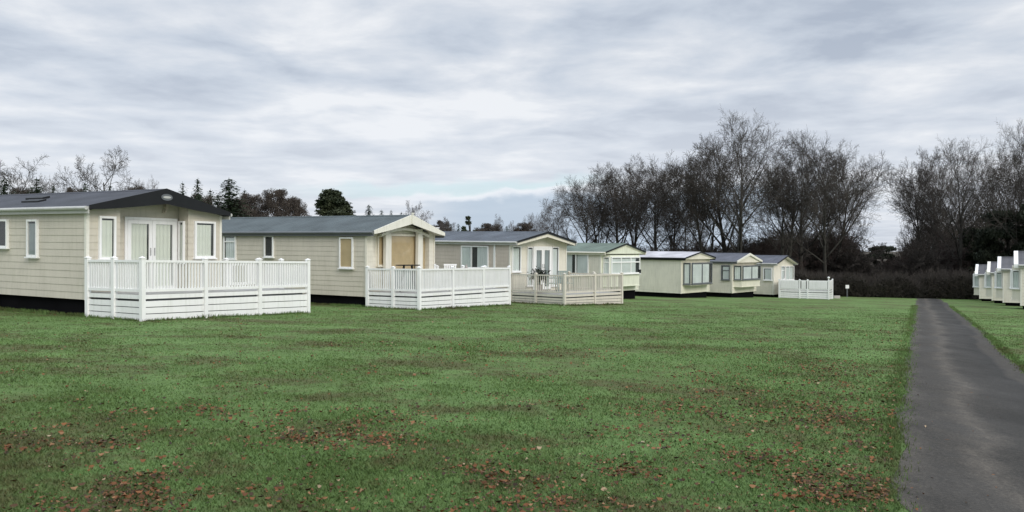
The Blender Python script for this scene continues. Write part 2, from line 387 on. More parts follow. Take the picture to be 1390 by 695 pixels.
def make_road():
    ys = axis_pts([(-14,0,1.0), (0,20,.25), (20,66,.6)]); nk = 10
    v = []; f = []
    rng = random.Random(3)
    wl = wr = 0
    for y in ys:
        l, r = road_lr(y)
        wl = wl*.75 + rng.uniform(-.07,.07); wr = wr*.75 + rng.uniform(-.08,.08)
        l += wl; r += wr
        for k in range(nk+1):
            t = k/nk; x = l + (r-l)*t
            crown = .022*(1-(2*t-1)**2)
            v.append((x, y, gz(x, y) + .004 + crown))
    for j in range(len(ys)-1):
        for k in range(nk): f.append((j*(nk+1)+k, j*(nk+1)+k+1, (j+1)*(nk+1)+k+1, (j+1)*(nk+1)+k))
    me = bpy.data.meshes.new('road'); me.from_pydata(v, [], f); me.shade_smooth()
    uv = me.uv_layers.new(name='UVMap')
    for p in me.polygons:
        for li in p.loop_indices:
            vi = me.loops[li].vertex_index; uv.data[li].uv = ((vi % (nk+1))/nk, v[vi][1]/10)
    m, nt, b = newmat('worn_tarmac'); L = nt.links
    tc = N(nt, 'ShaderNodeTexCoord'); su = N(nt, 'ShaderNodeSeparateXYZ'); L.new(tc.outputs['UV'], su.inputs[0])
    def noise(sc, det, rough, src='Object', st=None):
        n = N(nt, 'ShaderNodeTexNoise'); n.inputs['Scale'].default_value = sc; n.inputs['Detail'].default_value = det; n.inputs['Roughness'].default_value = rough
        if st:
            mp = N(nt, 'ShaderNodeMapping'); mp.inputs['Scale'].default_value = st; L.new(tc.outputs[src], mp.inputs[0]); L.new(mp.outputs[0], n.inputs['Vector'])
        else: L.new(tc.outputs[src], n.inputs['Vector'])
        return n.outputs['Fac']
    big = noise(.9, 7, .62, st=(1,.4,1)); fine = noise(42, 5, .8); mid = noise(7, 9, .8, st=(1,.45,1))
    wob = N(nt, 'ShaderNodeMath', operation='MULTIPLY_ADD'); wob.inputs[1].default_value = .5; L.new(big, wob.inputs[0]); L.new(su.outputs[0], wob.inputs[2])
    tr = ramp(nt, [(.20,(.8,.8,.8)), (.30,(.35,.35,.35)), (.42,(.45,.45,.45)), (.52,(1,1,1)), (.64,(.25,.25,.25)), (.95,(0,0,0)), (1.0,(.45,.45,.45))])
    sh = N(nt, 'ShaderNodeMath', operation='SUBTRACT'); L.new(wob.outputs[0], sh.inputs[0]); sh.inputs[1].default_value = .10
    L.new(sh.outputs[0], tr.inputs[0])
    mu = N(nt, 'ShaderNodeMath', operation='MULTIPLY'); L.new(tr.outputs[0], mu.inputs[0])
    rb = ramp(nt, [(.30,(.25,.25,.25)), (.66,(1,1,1))]); L.new(mid, rb.inputs[0]); L.new(rb.outputs[0], mu.inputs[1])
    cm = N(nt, 'ShaderNodeMix', data_type='RGBA'); L.new(mu.outputs[0], cm.inputs[0]); cm.inputs[6].default_value = (.038,.037,.034,1); cm.inputs[7].default_value = (.128,.113,.094,1)
    rf = ramp(nt, [(.32,(.4,.4,.4)), (.58,(1.05,1.05,1.05)), (.72,(2.1,2.0,1.9))]); L.new(fine, rf.inputs[0])
    mm = N(nt, 'ShaderNodeMix', data_type='RGBA', blend_type='MULTIPLY'); mm.inputs[0].default_value = .8; L.new(cm.outputs[2], mm.inputs[6]); L.new(rf.outputs[0], mm.inputs[7])
    L.new(mm.outputs[2], b.inputs['Base Color'])
    rr = ramp(nt, [(.35,(.7,.7,.7)), (.6,(.95,.95,.95))]); L.new(big, rr.inputs[0]); L.new(rr.outputs[0], b.inputs['Roughness'])
    b.inputs['Specular IOR Level'].default_value = .18
    bp = N(nt, 'ShaderNodeBump'); bp.inputs['Strength'].default_value = .7; bp.inputs['Distance'].default_value = .012
    L.new(fine, bp.inputs['Height']); L.new(bp.outputs[0], b.inputs['Normal'])
    me.materials.append(m)
    o = bpy.data.objects.new('road', me); COL.objects.link(o); o['kind'] = 'structure'
make_road()

# ------------------------------------------------------------------ grass blades and fallen leaves (uncountable)
rs = np.random.RandomState(11)
def vgz(x, y):
    z = EYE - (1.227 + .03*np.maximum(-6, y) + .024*x) - .26*np.exp(-np.maximum(0, y)/9.0)
    return z
def vnoise(x, y, sc, seed=0):
    """cheap value noise, several octaves"""
    out = np.zeros_like(x); amp = 1; tot = 0
    for o in range(4):
        r = np.random.RandomState(seed+o*17); G = r.rand(64, 64)
        xs, ys = x*sc*(2**o)+13.7, y*sc*(2**o)+5.1
        xi, yi = np.floor(xs).astype(int), np.floor(ys).astype(int); fx, fy = xs-xi, ys-yi
        fx = fx*fx*(3-2*fx); fy = fy*fy*(3-2*fy)
        g = lambda a, b: G[a % 64, b % 64]
        out += amp*((g(xi,yi)*(1-fx)+g(xi+1,yi)*fx)*(1-fy) + (g(xi,yi+1)*(1-fx)+g(xi+1,yi+1)*fx)*fy); tot += amp; amp *= .55
    return out/tot
def on_lawn(x, y, pad=0.0):
    ly = np.array([p[1] for p in RL]); lx = np.array([p[0] for p in RL])
    ry = np.array([p[1] for p in RR]); rx = np.array([p[0] for p in RR])
    l = np.interp(y, ly, lx); r = np.where(y > ry[0], np.interp(y, ry, rx), l + (rx[0]-np.interp(ry[0], ly, lx)))
    return (x < l+pad) | (x > r-pad)
def scatter(n, y0, y1, power=1.0, spread=.72):
    u = rs.rand(n)**power
    y = y0*(y1/y0)**u
    x = (rs.rand(n)*2-1)*y*spread
    return x, y
def make_grass():
    mats = M['lawn']
    n = 560000
    x, y = scatter(n, 4.0, 44.0)
    dens = vnoise(x, y, 1.1, 5)
    k = on_lawn(x, y, .05) & (rs.rand(n) < (.35 + 1.3*(dens-.3))*np.clip((46-y)/16, 0, 1)); x, y, dens = x[k], y[k], dens[k]; n = len(x)
    z = vgz(x, y)
    # keep the roadside and the deck feet tidy but ragged
    h = (.010 + .018*rs.rand(n))*(.55+.9*dens)*np.clip(1.1-y*.012, .5, 1.1)
    w = .0022 + .00055*y
    an = rs.rand(n)*2*PI; la = rs.rand(n)*2*PI; ll = h*(.3+1.0*rs.rand(n))
    bx, by = np.cos(an)*w, np.sin(an)*w
    V = np.empty((n, 3, 3)); V[:,0] = np.stack([x-bx, y-by, z-.003], 1); V[:,1] = np.stack([x+bx, y+by, z-.003], 1)
    V[:,2] = np.stack([x+np.cos(la)*ll, y+np.sin(la)*ll, z+h], 1)
    E = [V]
    def fringe(ax, ay, bx_, by_, per_m, hh, wid):
        L_ = math.hypot(bx_-ax, by_-ay); k_ = int(L_*per_m); t = rs.rand(k_); 
        fx_ = ax+(bx_-ax)*t+rs.normal(size=k_)*wid; fy_ = ay+(by_-ay)*t+rs.normal(size=k_)*wid
        fz = vgz(fx_, fy_); h_ = hh*(.4+.8*rs.rand(k_))*(.4+1.2*vnoise(fx_, fy_, 2.5, 8)); w2 = .003+.0005*fy_; a2 = rs.rand(k_)*6.28
        q = np.empty((k_,3,3)); q[:,0] = np.stack([fx_-np.cos(a2)*w2, fy_-np.sin(a2)*w2, fz-.01],1); q[:,1] = np.stack([fx_+np.cos(a2)*w2, fy_+np.sin(a2)*w2, fz-.01],1)
        q[:,2] = np.stack([fx_+rs.normal(size=k_)*h_*.4, fy_+rs.normal(size=k_)*h_*.4, fz+h_],1); E.append(q)
    for X_, Y_, (cx_, sx_), pts_ in ((-10.1,18.7,(.475,.88),[(0,0),(0,-2.02),(5.3,-2.02),(5.3,0)]), (-4.94,26.7,(.49,.871),[(0,0),(0,-2.21),(5.92,-2.21),(5.92,0)]),
                                 (-.1,34,(.68,.73),[(0,0),(0,-3.04),(4,-3.04),(4,0)]), (-10.1,18.7,(.475,.88),[(.05,0),(.05,10)]), (-4.94,26.7,(.49,.871),[(.05,0),(.05,10)])):
        nm = math.hypot(cx_, sx_); c_, s__ = cx_/nm, sx_/nm
        W_ = [(X_+p[0]*c_-p[1]*s__, Y_+p[0]*s__+p[1]*c_) for p in pts_]
        for p, q in zip(W_, W_[1:]): fringe(*p, *q, 420, .085, .05)
    for yy in np.arange(4, 45, .5):
        l0, r0 = road_lr(yy); l1, r1 = road_lr(yy+.5)
        fringe(l0-.02, yy, l1-.02, yy+.5, 380 if yy < 15 else 90, .04, .085); fringe(r0+.02, yy, r1+.02, yy+.5, 250 if yy < 20 else 70, .04, .06)
    V = np.concatenate(E)
    tag(quads_np('grass', V.reshape(-1,3), mats, per=3), 'short mossy winter lawn grass in the foreground', 'grass', kind='stuff')
# leaf drifts: (direction u, v, half extents) measured off the photo, laid on the ground
DRIFTS = [(500,588,75,14,.55),(560,572,40,8,.4),(390,600,60,10,.35),(640,632,50,12,.4),(700,660,60,16,.4),(850,640,55,12,.6),(905,600,70,14,.3),
          (200,655,40,14,.35),(90,610,90,10,.3),(20,590,50,10,.35),(300,560,100,8,.22),(1080,640,70,22,.5),(1150,670,50,16,.5),(1010,520,110,14,.35),
          (1120,500,80,10,.3),(1130,570,60,16,.4),(700,480,150,6,.16),(620,470,120,5,.15),(940,560,120,14,.25),(430,680,90,12,.3),(760,690,90,12,.3),(120,690,100,12,.3)]
def leafmat():
    m, nt, b = newmat('fallen_leaf'); L = nt.links
    g = N(nt, 'ShaderNodeNewGeometry')
    r = ramp(nt, [(0, (.024,.016,.008)), (.3, (.065,.032,.012)), (.6, (.125,.048,.016)), (.85, (.19,.078,.026)), (.97, (.24,.14,.07)), (1, (.34,.26,.17))])
    L.new(g.outputs['Random Per Island'], r.inputs[0]); L.new(r.outputs[0], b.inputs['Base Color'])
    b.inputs['Roughness'].default_value = .7; b.inputs['Specular IOR Level'].default_value = .3
    return m
def make_leaves():
    n = 620000
    x, y = scatter(n, 4.0, 40.0, 1.0, .74)
    p2 = vnoise(x, y, 1.6, 77); p3 = vnoise(x, y, 4.2, 91)
    dr = np.zeros_like(x)
    for u_, v_, ru, rv, a_ in DRIFTS:
        cx_, cy_ = pix_ground(u_, v_); x2, y2 = pix_ground(u_+ru, v_-rv); sx_ = ru*cy_/F; sy_ = max(.25, (y2-cy_))
        dr += a_*np.exp(-((x-cx_)/sx_)**2-((y-cy_)/sy_)**2)
    s = p2*.5 + p3*.5
    prob = .012 + np.clip(dr, 0, 1.2)*np.clip((s-.40)*4.5, 0, 1)**1.4 + .16*np.clip((s-.56)*7, 0, 1)
    prob *= np.clip(1.15 - (y-8)/30, .12, 1)
    l = np.interp(y, [q[1] for q in RL], [q[0] for q in RL])
    prob = prob + .10*np.exp(-np.abs(x-l+.5)/.6)*(y < 25)
    k = (rs.rand(n) < (prob+dr*.25)*.75) & (on_lawn(x, y, -.02) | (rs.rand(n) < .05))
    x, y, dr = x[k], y[k], dr[k]; n = len(x)
    # a few stray leaves blown on the tarmac
    z = vgz(x, y) + .012 + .018*rs.rand(n)
    s = (.009 + .015*rs.rand(n)**1.8)*np.clip(.8+y*.02, 1, 1.4)*np.where(rs.rand(n) < .45, .5, 1)
    an = rs.rand(n)*2*PI; ti = (rs.rand(n)-.5)*2.0; cu = .8*s*rs.rand(n)
    ca, sa, ct, st = np.cos(an), np.sin(an), np.cos(ti), np.sin(ti)
    prof = [(-1,0,1),(-.45,.55,.2),(.35,.5,.1),(1,0,1),(.35,-.5,.1),(-.45,-.55,.2)]
    V = np.empty((n, 6, 3))
    for i, (a, b_, c) in enumerate(prof):
        a = a*s; bb = b_*s; zz = cu*c + bb*st
        V[:, i, 0] = x + a*ca - bb*ct*sa; V[:, i, 1] = y + a*sa + bb*ct*ca; V[:, i, 2] = z + zz
    tag(quads_np('fallen_leaves', V.reshape(-1,3), leafmat(), per=6), 'brown and rust beech leaves lying over the lawn', 'leaves', kind='stuff')
    print('LEAVES', n)
make_grass(); make_leaves()

# ------------------------------------------------------------------ caravans
def siding(mb, o, t, nrm, a0, a1, z0, z1, gable=None, bh=.17):
    """lapped boards on a wall; gable(z) -> (a_min, a_max) for rows above the eaves"""
    def P(a, d, z): return (o[0]+t[0]*a+nrm[0]*d, o[1]+t[1]*a+nrm[1]*d, z)
    z = z0
    while z < z1 - .01:
        zt = min(z+bh, z1)
        if gable: l0, r0 = gable(z); l1, r1 = gable(zt)
        else: l0, r0, l1, r1 = a0, a1, a0, a1
        l0, r0, l1, r1 = max(a0,l0), min(a1,r0), max(a0,l1), min(a1,r1)
        if r0 - l0 < .05: break
        if r1 < l1: l1 = r1 = (l1+r1)/2
        mb.quad(P(l0,.014,z), P(r0,.014,z), P(r1,.004,zt), P(l1,.004,zt))
        mb.quad(P(l0,.001,z), P(r0,.001,z), P(r0,.014,z), P(l0,.014,z))
        z = zt
def window(parent, o, t, nrm, a0, a1, z0, z1, cuts=(), transom=None, frame='white', inside='curtain', cover=1.0, fw=.055, name='window', glaze=True, depth=.075, low=None):
    """frame mesh with sub-parts pane, curtain (or blind), backing"""
    m = MB()
    def B(x0, x1, za, zb, d0=0.0, d1=depth): m.obox(o, t, nrm, x0, x1, d0, d1, za, zb)
    B(a0, a1, z1-fw, z1); B(a0, a1, z0, z0+fw); B(a0, a0+fw, z0+fw, z1-fw); B(a1-fw, a1, z0+fw, z1-fw)
    for c in cuts: B(c-fw*.55, c+fw*.55, z0+fw, z1-fw, 0, depth-.004)
    if transom: B(a0+fw, a1-fw, transom-fw*.5, transom+fw*.5, 0, depth-.008)
    B(a0-.03, a1+.03, z0-.035, z0-.002, 0, depth+.03)
    w = m.build(name, M[frame], parent)
    def sheet(d, x0, x1, za, zb, folds=0):
        k = MB(); n = max(1, int((x1-x0)/.012)) if folds else 1
        for i in range(n):
            xa = x0+(x1-x0)*i/n; xb = x0+(x1-x0)*(i+1)/n
            da = d+folds*math.sin(xa*62+1.3*math.sin(xa*9)); db = d+folds*math.sin(xb*62+1.3*math.sin(xb*9))
            P = lambda a, dd, z: (o[0]+t[0]*a+nrm[0]*dd, o[1]+t[1]*a+nrm[1]*dd, z)
            k.quad(P(xa,da,za), P(xb,db,za), P(xb,db,zb), P(xa,da,zb))
        return k
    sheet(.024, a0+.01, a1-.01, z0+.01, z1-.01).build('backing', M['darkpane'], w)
    i0, i1 = a0+fw*.8, a1-fw*.8
    if inside == 'blind':
        zlow = low if low is not None else z0+.02
        sheet(.034, i0, i1, zlow, z1-.04).build('blind', M['blind'], w)
        if low is not None: sheet(.036, i0, i1, z0+.02, zlow-.01, .006).build('curtain', M['greycurtain'], w)
    elif inside != 'dark':
        cm = {'curtain':'curtain','net':'netcurtain','grey':'greycurtain'}[inside]
        if cover >= 1: sheet(.036, i0+.015, i1-(i1-i0)*.13, z0+.02, z1-.10, .009).build('curtain', M[cm], w)
        else:
            wd = (i1-i0)*cover*.5
            sheet(.036, i0, i0+wd, z0+.02, z1-.05, .007).build('curtain', M[cm], w)
            sheet(.036, i1-wd, i1, z0+.02, z1-.05, .007).build('curtain', M[cm], w)
    if glaze: sheet(.056, a0+.02, a1-.02, z0+.02, z1-.02).build('pane', M['glass'], w)
    return w

def caravan(label, X, Y, th, w, L, zb, ze, zr, wall, roof, barge, fascia, front_wall=None, ov=.4, tilt=0.0, barge_mid=.3, barge_tip=.12,
            recess=None, bay=None, pediment=None, corner='trimcream', group='static caravans standing in a row on the lawn', wins=(), void_mat='dark', soffit='dark', bw=.035):
    s = Vector((math.cos(th), math.sin(th))); b = Vector((-s.y, s.x))
    cx, cy = X + s.x*w/2 + b.x*L/2, Y + s.y*w/2 + b.y*L/2
    gnd = gz(X + s.x*w/2, Y + s.y*w/2)
    root = empty('static_caravan', (X, Y, gnd), th, tilt)
    tag(root, label, 'caravan', group)
    zb -= gnd; ze -= gnd; zr -= gnd
    Mi = (Matrix.Translation((X, Y, gnd)) @ root.rotation_euler.to_matrix().to_4x4()).inverted()
    root['_tmp'] = 0; del root['_tmp']
    fw_ = front_wall or wall
    gab = lambda z: (0, w) if z <= ze else ((z-ze)/(zr-.12-ze)*w/2, w-(z-ze)/(zr-.12-ze)*w/2)
    r = recess[2] if recess else 0.0
    m = MB()
    zt = zr-.12
    m.box(0, w, max(r, .0), L, zb, ze)
    m.prism([(0,ze-.001),(w,ze-.001),(w/2,zt)], 'y', r, L)
    siding(m, (0,0), (0,1), (-1,0), 0, L, zb, ze)
    siding(m, (w,0), (0,1), (1,0), 0, L, zb, ze)
    m.build('wall', M[wall], root)
    m = MB()
    if recess:
        l1, r1 = recess[0], recess[1]
        sl_ = (zt-ze)/(w/2)
        m.prism([(0,zb),(l1,zb),(l1,ze+sl_*l1),(0,ze)], 'y', 0.0, r-.003)
        m.prism([(r1,zb),(w,zb),(w,ze),(r1,ze+sl_*(w-r1))], 'y', 0.0, r-.003)
        siding(m, (0,0), (1,0), (0,-1), 0, l1, zb, ze+.25, gab)
        siding(m, (0,0), (1,0), (0,-1), r1, w, zb, ze+.25, gab)
        siding(m, (0,r), (1,0), (0,-1), l1+.01, r1-.01, zb, zt, gab)
        siding(m, (r1,0), (0,1), (-1,0), 0, r-.02, zb, ze+.2)
    else:
        siding(m, (0,0), (1,0), (0,-1), 0, w, zb, zt, gab)
    m.build('front_wall', M[fw_], root)
    # corner posts
    for x in (-.03, w-.045):
        for y0, y1 in ((-.03, .05), (L-.05, L+.03)):
            m = MB(); m.box(x, x+.075, y0, y1, zb-.01, ze-.01); m.build('corner_trim', M[corner], root)
    # near-black box paints in the shaded void under the body
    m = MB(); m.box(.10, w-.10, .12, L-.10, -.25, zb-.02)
    m.build('underbody_shade', M[void_mat], root)
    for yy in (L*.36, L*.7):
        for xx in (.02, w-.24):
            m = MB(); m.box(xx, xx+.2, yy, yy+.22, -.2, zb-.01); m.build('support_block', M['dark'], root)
    # roof: two slopes with real thickness
    e = .10; th_ = .07; k = (zr-ze)/(w/2)
    zl = ze + .03 - k*e*.2
    top = [(-e, zl), (w/2, zr), (w+e, zl)]; bot = [(w+e, zl-th_), (w/2, zr-th_-.01), (-e, zl-th_)]
    m = MB(); m.prism([top[0], top[1], top[2]] + bot, 'y', -ov, L+.15)
    rf = m.build('roof', M[roof], root)
    m = MB(); m.prism([(w/2-.10, zr-.02),(w/2, zr+.025),(w/2+.10, zr-.02)], 'y', -ov-.01, L+.16); m.build('ridge_cap', M[roof], rf)
    # soffit lining under the overhang
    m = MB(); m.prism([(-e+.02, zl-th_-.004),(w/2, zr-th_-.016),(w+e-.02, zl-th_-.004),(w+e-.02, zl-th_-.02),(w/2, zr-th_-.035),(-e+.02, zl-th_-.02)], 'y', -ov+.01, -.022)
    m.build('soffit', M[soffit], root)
    # bargeboards (front), fascia and gutter along both sides
    m = MB()
    n = 8; up = [(-e-.015 + (w+2*e+.03)*i/(2*n)) for i in range(2*n+1)]
    def rz(x): return zr+.03 - abs(x-w/2)*(zr-zl)/(w/2+e)
    def dz(x):
        q = 1-abs(x-w/2)/(w/2+e); return barge_tip + (barge_mid-barge_tip)*max(0,q)**.8
    pts = [(x, rz(x)) for x in up]; low = [(x, rz(x)-dz(x)) for x in up]
    for i in range(2*n):
        m.prism([pts[i], pts[i+1], low[i+1], low[i]], 'y', -ov-bw, -ov-.002)
    m.build('bargeboard', M[barge], root)
    if barge in ('trimcream',):
        pass
    m = MB()
    for x0 in (-e-.03, w+e+.002): m.box(x0, x0+.028, -ov+.003, L+.1, zl-.17, zl-.005)
    m.build('fascia', M[fascia], root)
    m = MB()
    for x0, sg in ((-e-.032, -1), (w+e+.032, 1)):
        m.tube([(x0+sg*.04, -ov+.01, zl-.045), (x0+sg*.04, L+.1, zl-.06)], .045, 8)
    m.build('gutter', M['lightfascia' if fascia == 'lightfascia' else fascia], root)
    if pediment:
        p = ov - .06
        m = MB(); m.prism([(.02, zl-.10),(w-.02, zl-.10),(w-.02, zl-.01),(w/2, zr-.10),(.02, zl-.01)], 'y', -p, -p+.05)
        m.build('pediment', M[pediment], root)
    if bay:
        x0, x1, dep, za, zz, bm = bay
        ch = dep*.75
        m = MB(); m.prism([(x0,.0),(x0+ch*.6,-dep),(x1-ch*.6,-dep),(x1,.0)], 'z', za, zz)
        # sill course
        m.prism([(x0-.03,.0),(x0+ch*.6-.02,-dep-.03),(x1-ch*.6+.02,-dep-.03),(x1+.03,.0)], 'z', za-.03, za-.001)
        m.build('bay', M[bm], root)
    def local(u, v, side, p=0.0):
        """photo direction -> point on one of this caravan's own wall planes (metres)"""
        O = Mi @ Vector((0, 0, EYE)); D = Mi.to_3x3() @ Vector(((u-695)/F, 1.0, (340-v)/F))
        if side == 'L': k_ = (0-O.x)/D.x; q = O + D*k_; return q.y, q.z
        if side == 'R': k_ = (w-O.x)/D.x; q = O + D*k_; return q.y, q.z
        k_ = (-p-O.y)/D.y; q = O + D*k_; return q.x, q.z
    def put(side, u0, v0, u1, v1, p=0.0, cuts=(), transom=None, **kw):
        um, vm = (u0+u1)/2, (v0+v1)/2
        a0, _ = local(u0, vm, side, p); a1, _ = local(u1, vm, side, p)
        if a0 > a1: a0, a1 = a1, a0
        _, zt_ = local(um, v0, side, p); _, zb_ = local(um, v1, side, p)
        cs = [local(c, vm, side, p)[0] for c in cuts]
        tr = local(um, transom, side, p)[1] if transom else None
        if kw.get('low'): kw['low'] = local(um, kw['low'], side, p)[1]
        o_, t_, n_ = {'L': ((0,0),(0,1),(-1,0)), 'R': ((w,0),(0,1),(1,0)), 'F': ((0,-p),(1,0),(0,-1))}[side]
        return window(root, o_, t_, n_, a0, a1, zb_, zt_, cs, tr, **kw)
    for spec in wins:
        put(*spec[0], **spec[1])
    return root, local, dict(w=w, L=L, ze=ze, zr=zr, zb=zb, r=r, ov=ov, gnd=gnd)

def dirth(x, y): return math.atan2(y, x)
W = lambda *a, **k: (a, k)

# 1: nearest, beige, charcoal gable
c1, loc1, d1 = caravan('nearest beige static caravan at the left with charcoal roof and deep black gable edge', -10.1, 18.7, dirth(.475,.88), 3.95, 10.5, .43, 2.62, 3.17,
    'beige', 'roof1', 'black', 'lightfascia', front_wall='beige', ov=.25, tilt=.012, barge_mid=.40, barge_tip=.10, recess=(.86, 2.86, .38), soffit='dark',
    wins=[W('L', -14,298,13,336, cuts=(), inside='dark', fw=.05),
          W('L', 39.5,298,53.5,348.5, inside='grey', cover=1, fw=.05),
          W('F', 132.7,293.5,155.5,352, inside='curtain'),
          W('F', 262.5,300.5,290.5,350, inside='curtain')])
def french_doors(root, o, a0, a1, z0, z1, frame='white', inside='curtain', mid=None):
    mid = mid or (a0+a1)/2
    m = MB(); fw = .07
    m.obox(o, (1,0), (0,-1), a0, a1, 0, .05, z1-.07, z1); m.obox(o, (1,0), (0,-1), a0, a1, 0, .05, z0, z0+.04)
    m.obox(o, (1,0), (0,-1), a0, a0+fw, 0, .05, z0+.04, z1-.07); m.obox(o, (1,0), (0,-1), a1-fw, a1, 0, .05, z0+.04, z1-.07)
    fr = m.build('door_frame', M[frame], root)
    for q0, q1, hx in ((a0+fw, mid-.004, mid-.06), (mid+.004, a1-fw, mid+.06)):
        dw = window(root, o, (1,0), (0,-1), q0, q1, z0+.045, z1-.075, frame=frame, inside=inside, fw=.095, name='door', depth=.066)
        h = MB(); h.obox(o, (1,0), (0,-1), hx-.012, hx+.012, .066, .085, z0+.95, z0+1.15); h.build('handle', M['metal'], dw)
r_ = d1['r']
a0, _ = loc1(168, 340, 'F', -r_); a1, _ = loc1(239, 340, 'F', -r_); _, zt_ = loc1(203, 295.5, 'F', -r_); _, zb_ = loc1(203, 396, 'F', -r_)
french_doors(c1, (0, r_), a0, a1, zb_, zt_)
window(c1, (2.86, 0), (0,1), (-1,0), .09, .30, zb_+.75, zt_-.06, inside='curtain', fw=.04)
# roof lights, oval badge, wall lamp
m = MB()
k_ = (d1['zr']-d1['ze'])/(d1['w']/2)
for yy, xx in ((3.55, 1.05), (3.0, .62)):
    z0 = d1['ze'] + k_*xx + .07
    m.v += []
    n0 = len(m.v)
    q = [(xx, yy), (xx+.22, yy), (xx+.22, yy+.75), (xx, yy+.75)]
    m.v += [(a, b_, d1['ze']+k_*a-.02) for a, b_ in q] + [(a, b_, d1['ze']+k_*a+.075) for a, b_ in q]
    m.f += [tuple(n0+i for i in t) for t in ((4,5,6,7),(0,1,5,4),(1,2,6,5),(2,3,7,6),(3,0,4,7))]
m.build('roof_light', M['black'], c1)
def oval(root, x, y, z, rx_, rz_, th_, mat, name):
    m = MB(); n = 20
    m.prism([(x+rx_*math.cos(2*PI*i/n), z+rz_*math.sin(2*PI*i/n)) for i in range(n)], 'y', y-th_, y)
    return m.build(name, M[mat], root)
bd = oval(c1, d1['w']/2, -.25-.037, d1['zr']-.20, .17, .085, .012, 'greyfascia', 'badge')
oval(bd, d1['w']/2, -.25-.050, d1['zr']-.20, .12, .030, .006, 'lightfascia', 'emblem')
m = MB(); x_, z_ = loc1(222, 287, 'F', -r_)
m.box(x_-.05, x_+.05, r_-.05, r_-.005, z_-.05, z_+.05); m.tube([(x_, r_-.06, z_-.03), (x_, r_-.12, z_+.02), (x_, r_-.12, z_+.09)], .018, 6)
m.prism([(x_-.05, z_+.09), (x_+.05, z_+.09), (x_+.03, z_+.2), (x_-.03, z_+.2)], 'y', r_-.17, r_-.07)
m.build('wall_lamp', M['pinkbeige'], c1)

# 2: cream bargeboards, ochre blinds
c2, loc2, d2 = caravan('cream fronted static caravan with ochre blinds and broad cream gable boards, second from the left', -4.94, 26.7, dirth(.49,.871), 3.95, 10.8, .03, 2.23, 2.86,
    'beige', 'roof2', 'trimcream', 'greyfascia', front_wall='cream', ov=.40, tilt=.010, barge_mid=.34, barge_tip=.12, corner='cream', soffit='beige', recess=(.32, 3.62, .22),
    wins=[W('L', 305,319,321.5,352, inside='net', transom=328, fw=.05),
          W('L', 360,319.5,372.5,349, inside='dark', fw=.05),
          W('L', 462,322,480.5,364, inside='blind', fw=.05),
          W('F', 511,320,525,361, p=-.22, inside='blind', frame='cream', fw=.05),
          W('F', 527.5,318,568,398, p=-.22, inside='blind', frame='cream', low=366, fw=.07),
          W('F', 571,321,586.5,397, p=-.22, inside='blind', frame='cream', low=366, fw=.05)])
for ua, ub in ((523.2, 529.8), (567, 573)):
    xa, _ = loc2(ua, 340, 'F'); xb, _ = loc2(ub, 340, 'F')
    m = MB(); m.box(xa, xb, -.02, .10, d2['zb']+.12, d2['ze']+.16); m.build('column', M['trimcream'], c2)
# arched head of the centre window and finial
x0, z0 = loc2(527.5, 318, 'F'); x1, _ = loc2(568, 318, 'F')
m = MB(); n = 10; xa, xb = x0-.45, x1+.62
for i in range(n):
    p = xa+(xb-xa)*i/n; q = xa+(xb-xa)*(i+1)/n
    g = lambda x: z0+.02 + .24*(1-((x-(xa+xb)/2)/((xb-xa)/2))**2) - .10
    m.prism([(p, g(p)-.0), (q, g(q)-.0), (q, g(q)+.08), (p, g(p)+.08)], 'y', -.06, .02)
m.build('arched_head', M['trimcream'], c2)
m = MB(); m.box(d2['w']/2-.035, d2['w']/2+.035, -.47, -.436, d2['zr']-.30, d2['zr']+.05); m.box(d2['w']/2-.06, d2['w']/2+.06, -.48, -.430, d2['zr']+.05, d2['zr']+.09)
m.build('finial', M['trimcream'], c2)

# 3: pinkish beige with blue-grey ribbed roof
c3, loc3, d3 = caravan('pinkish beige static caravan with blue-grey ribbed roof behind the taupe decking', -.1, 34.0, dirth(.68,.73), 3.8, 10.5, -.22, 1.97, 2.43,
    'pinkbeige', 'roof3', 'black', 'lightfascia', front_wall='cream', ov=.5, tilt=.018, barge_mid=.075, barge_tip=.06, soffit='beige',
    wins=[W('L', 627,333.5,664,366, cuts=(641,), inside='net', cover=.8, fw=.06),
          W('F', 694,334,706,369, inside='net', fw=.05),
          W('F', 714.5,335,722,388, inside='net', fw=.04),
          W('F', 748,335,757,388, inside='net', fw=.04)])
m = MB(); y_, z_ = loc3(672, 340, 'L'); m.box(-.05, .0, y_-.05, y_+.05, d3['zb'], d3['ze']-.01); m.build('wall_batten', M['white'], c3)
a0, _ = loc3(723, 350, 'F'); a1, _ = loc3(747.5, 350, 'F'); _, zt_ = loc3(735, 334.5, 'F'); _, zb_ = loc3(735, 393, 'F')
french_doors(c3, (0,-.02), a0, a1, zb_, zt_, inside='grey')
m = MB(); n0 = d3['w']/2
for i, sg in ((0,-1), (1,1)):
    pts = [(n0, d3['zr']-.075), (n0+sg*(n0+.06), d3['ze']-.03), (n0+sg*(n0+.06), d3['ze']-.13), (n0, d3['zr']-.22)]
    m.prism(pts, 'y', -.48, -.46)
m.build('barge_lining', M['cream'], c3)
m = MB(); m.tube([(n0-.5, 6.3, d3['zr']-.2), (n0-.5, 6.3, d3['zr']+.16)], .07, 8); m.tube([(n0-.5, 6.3, d3['zr']+.16), (n0-.5, 6.3, d3['zr']+.21)], .10, 8); m.build('roof_vent', M['white'], c3)

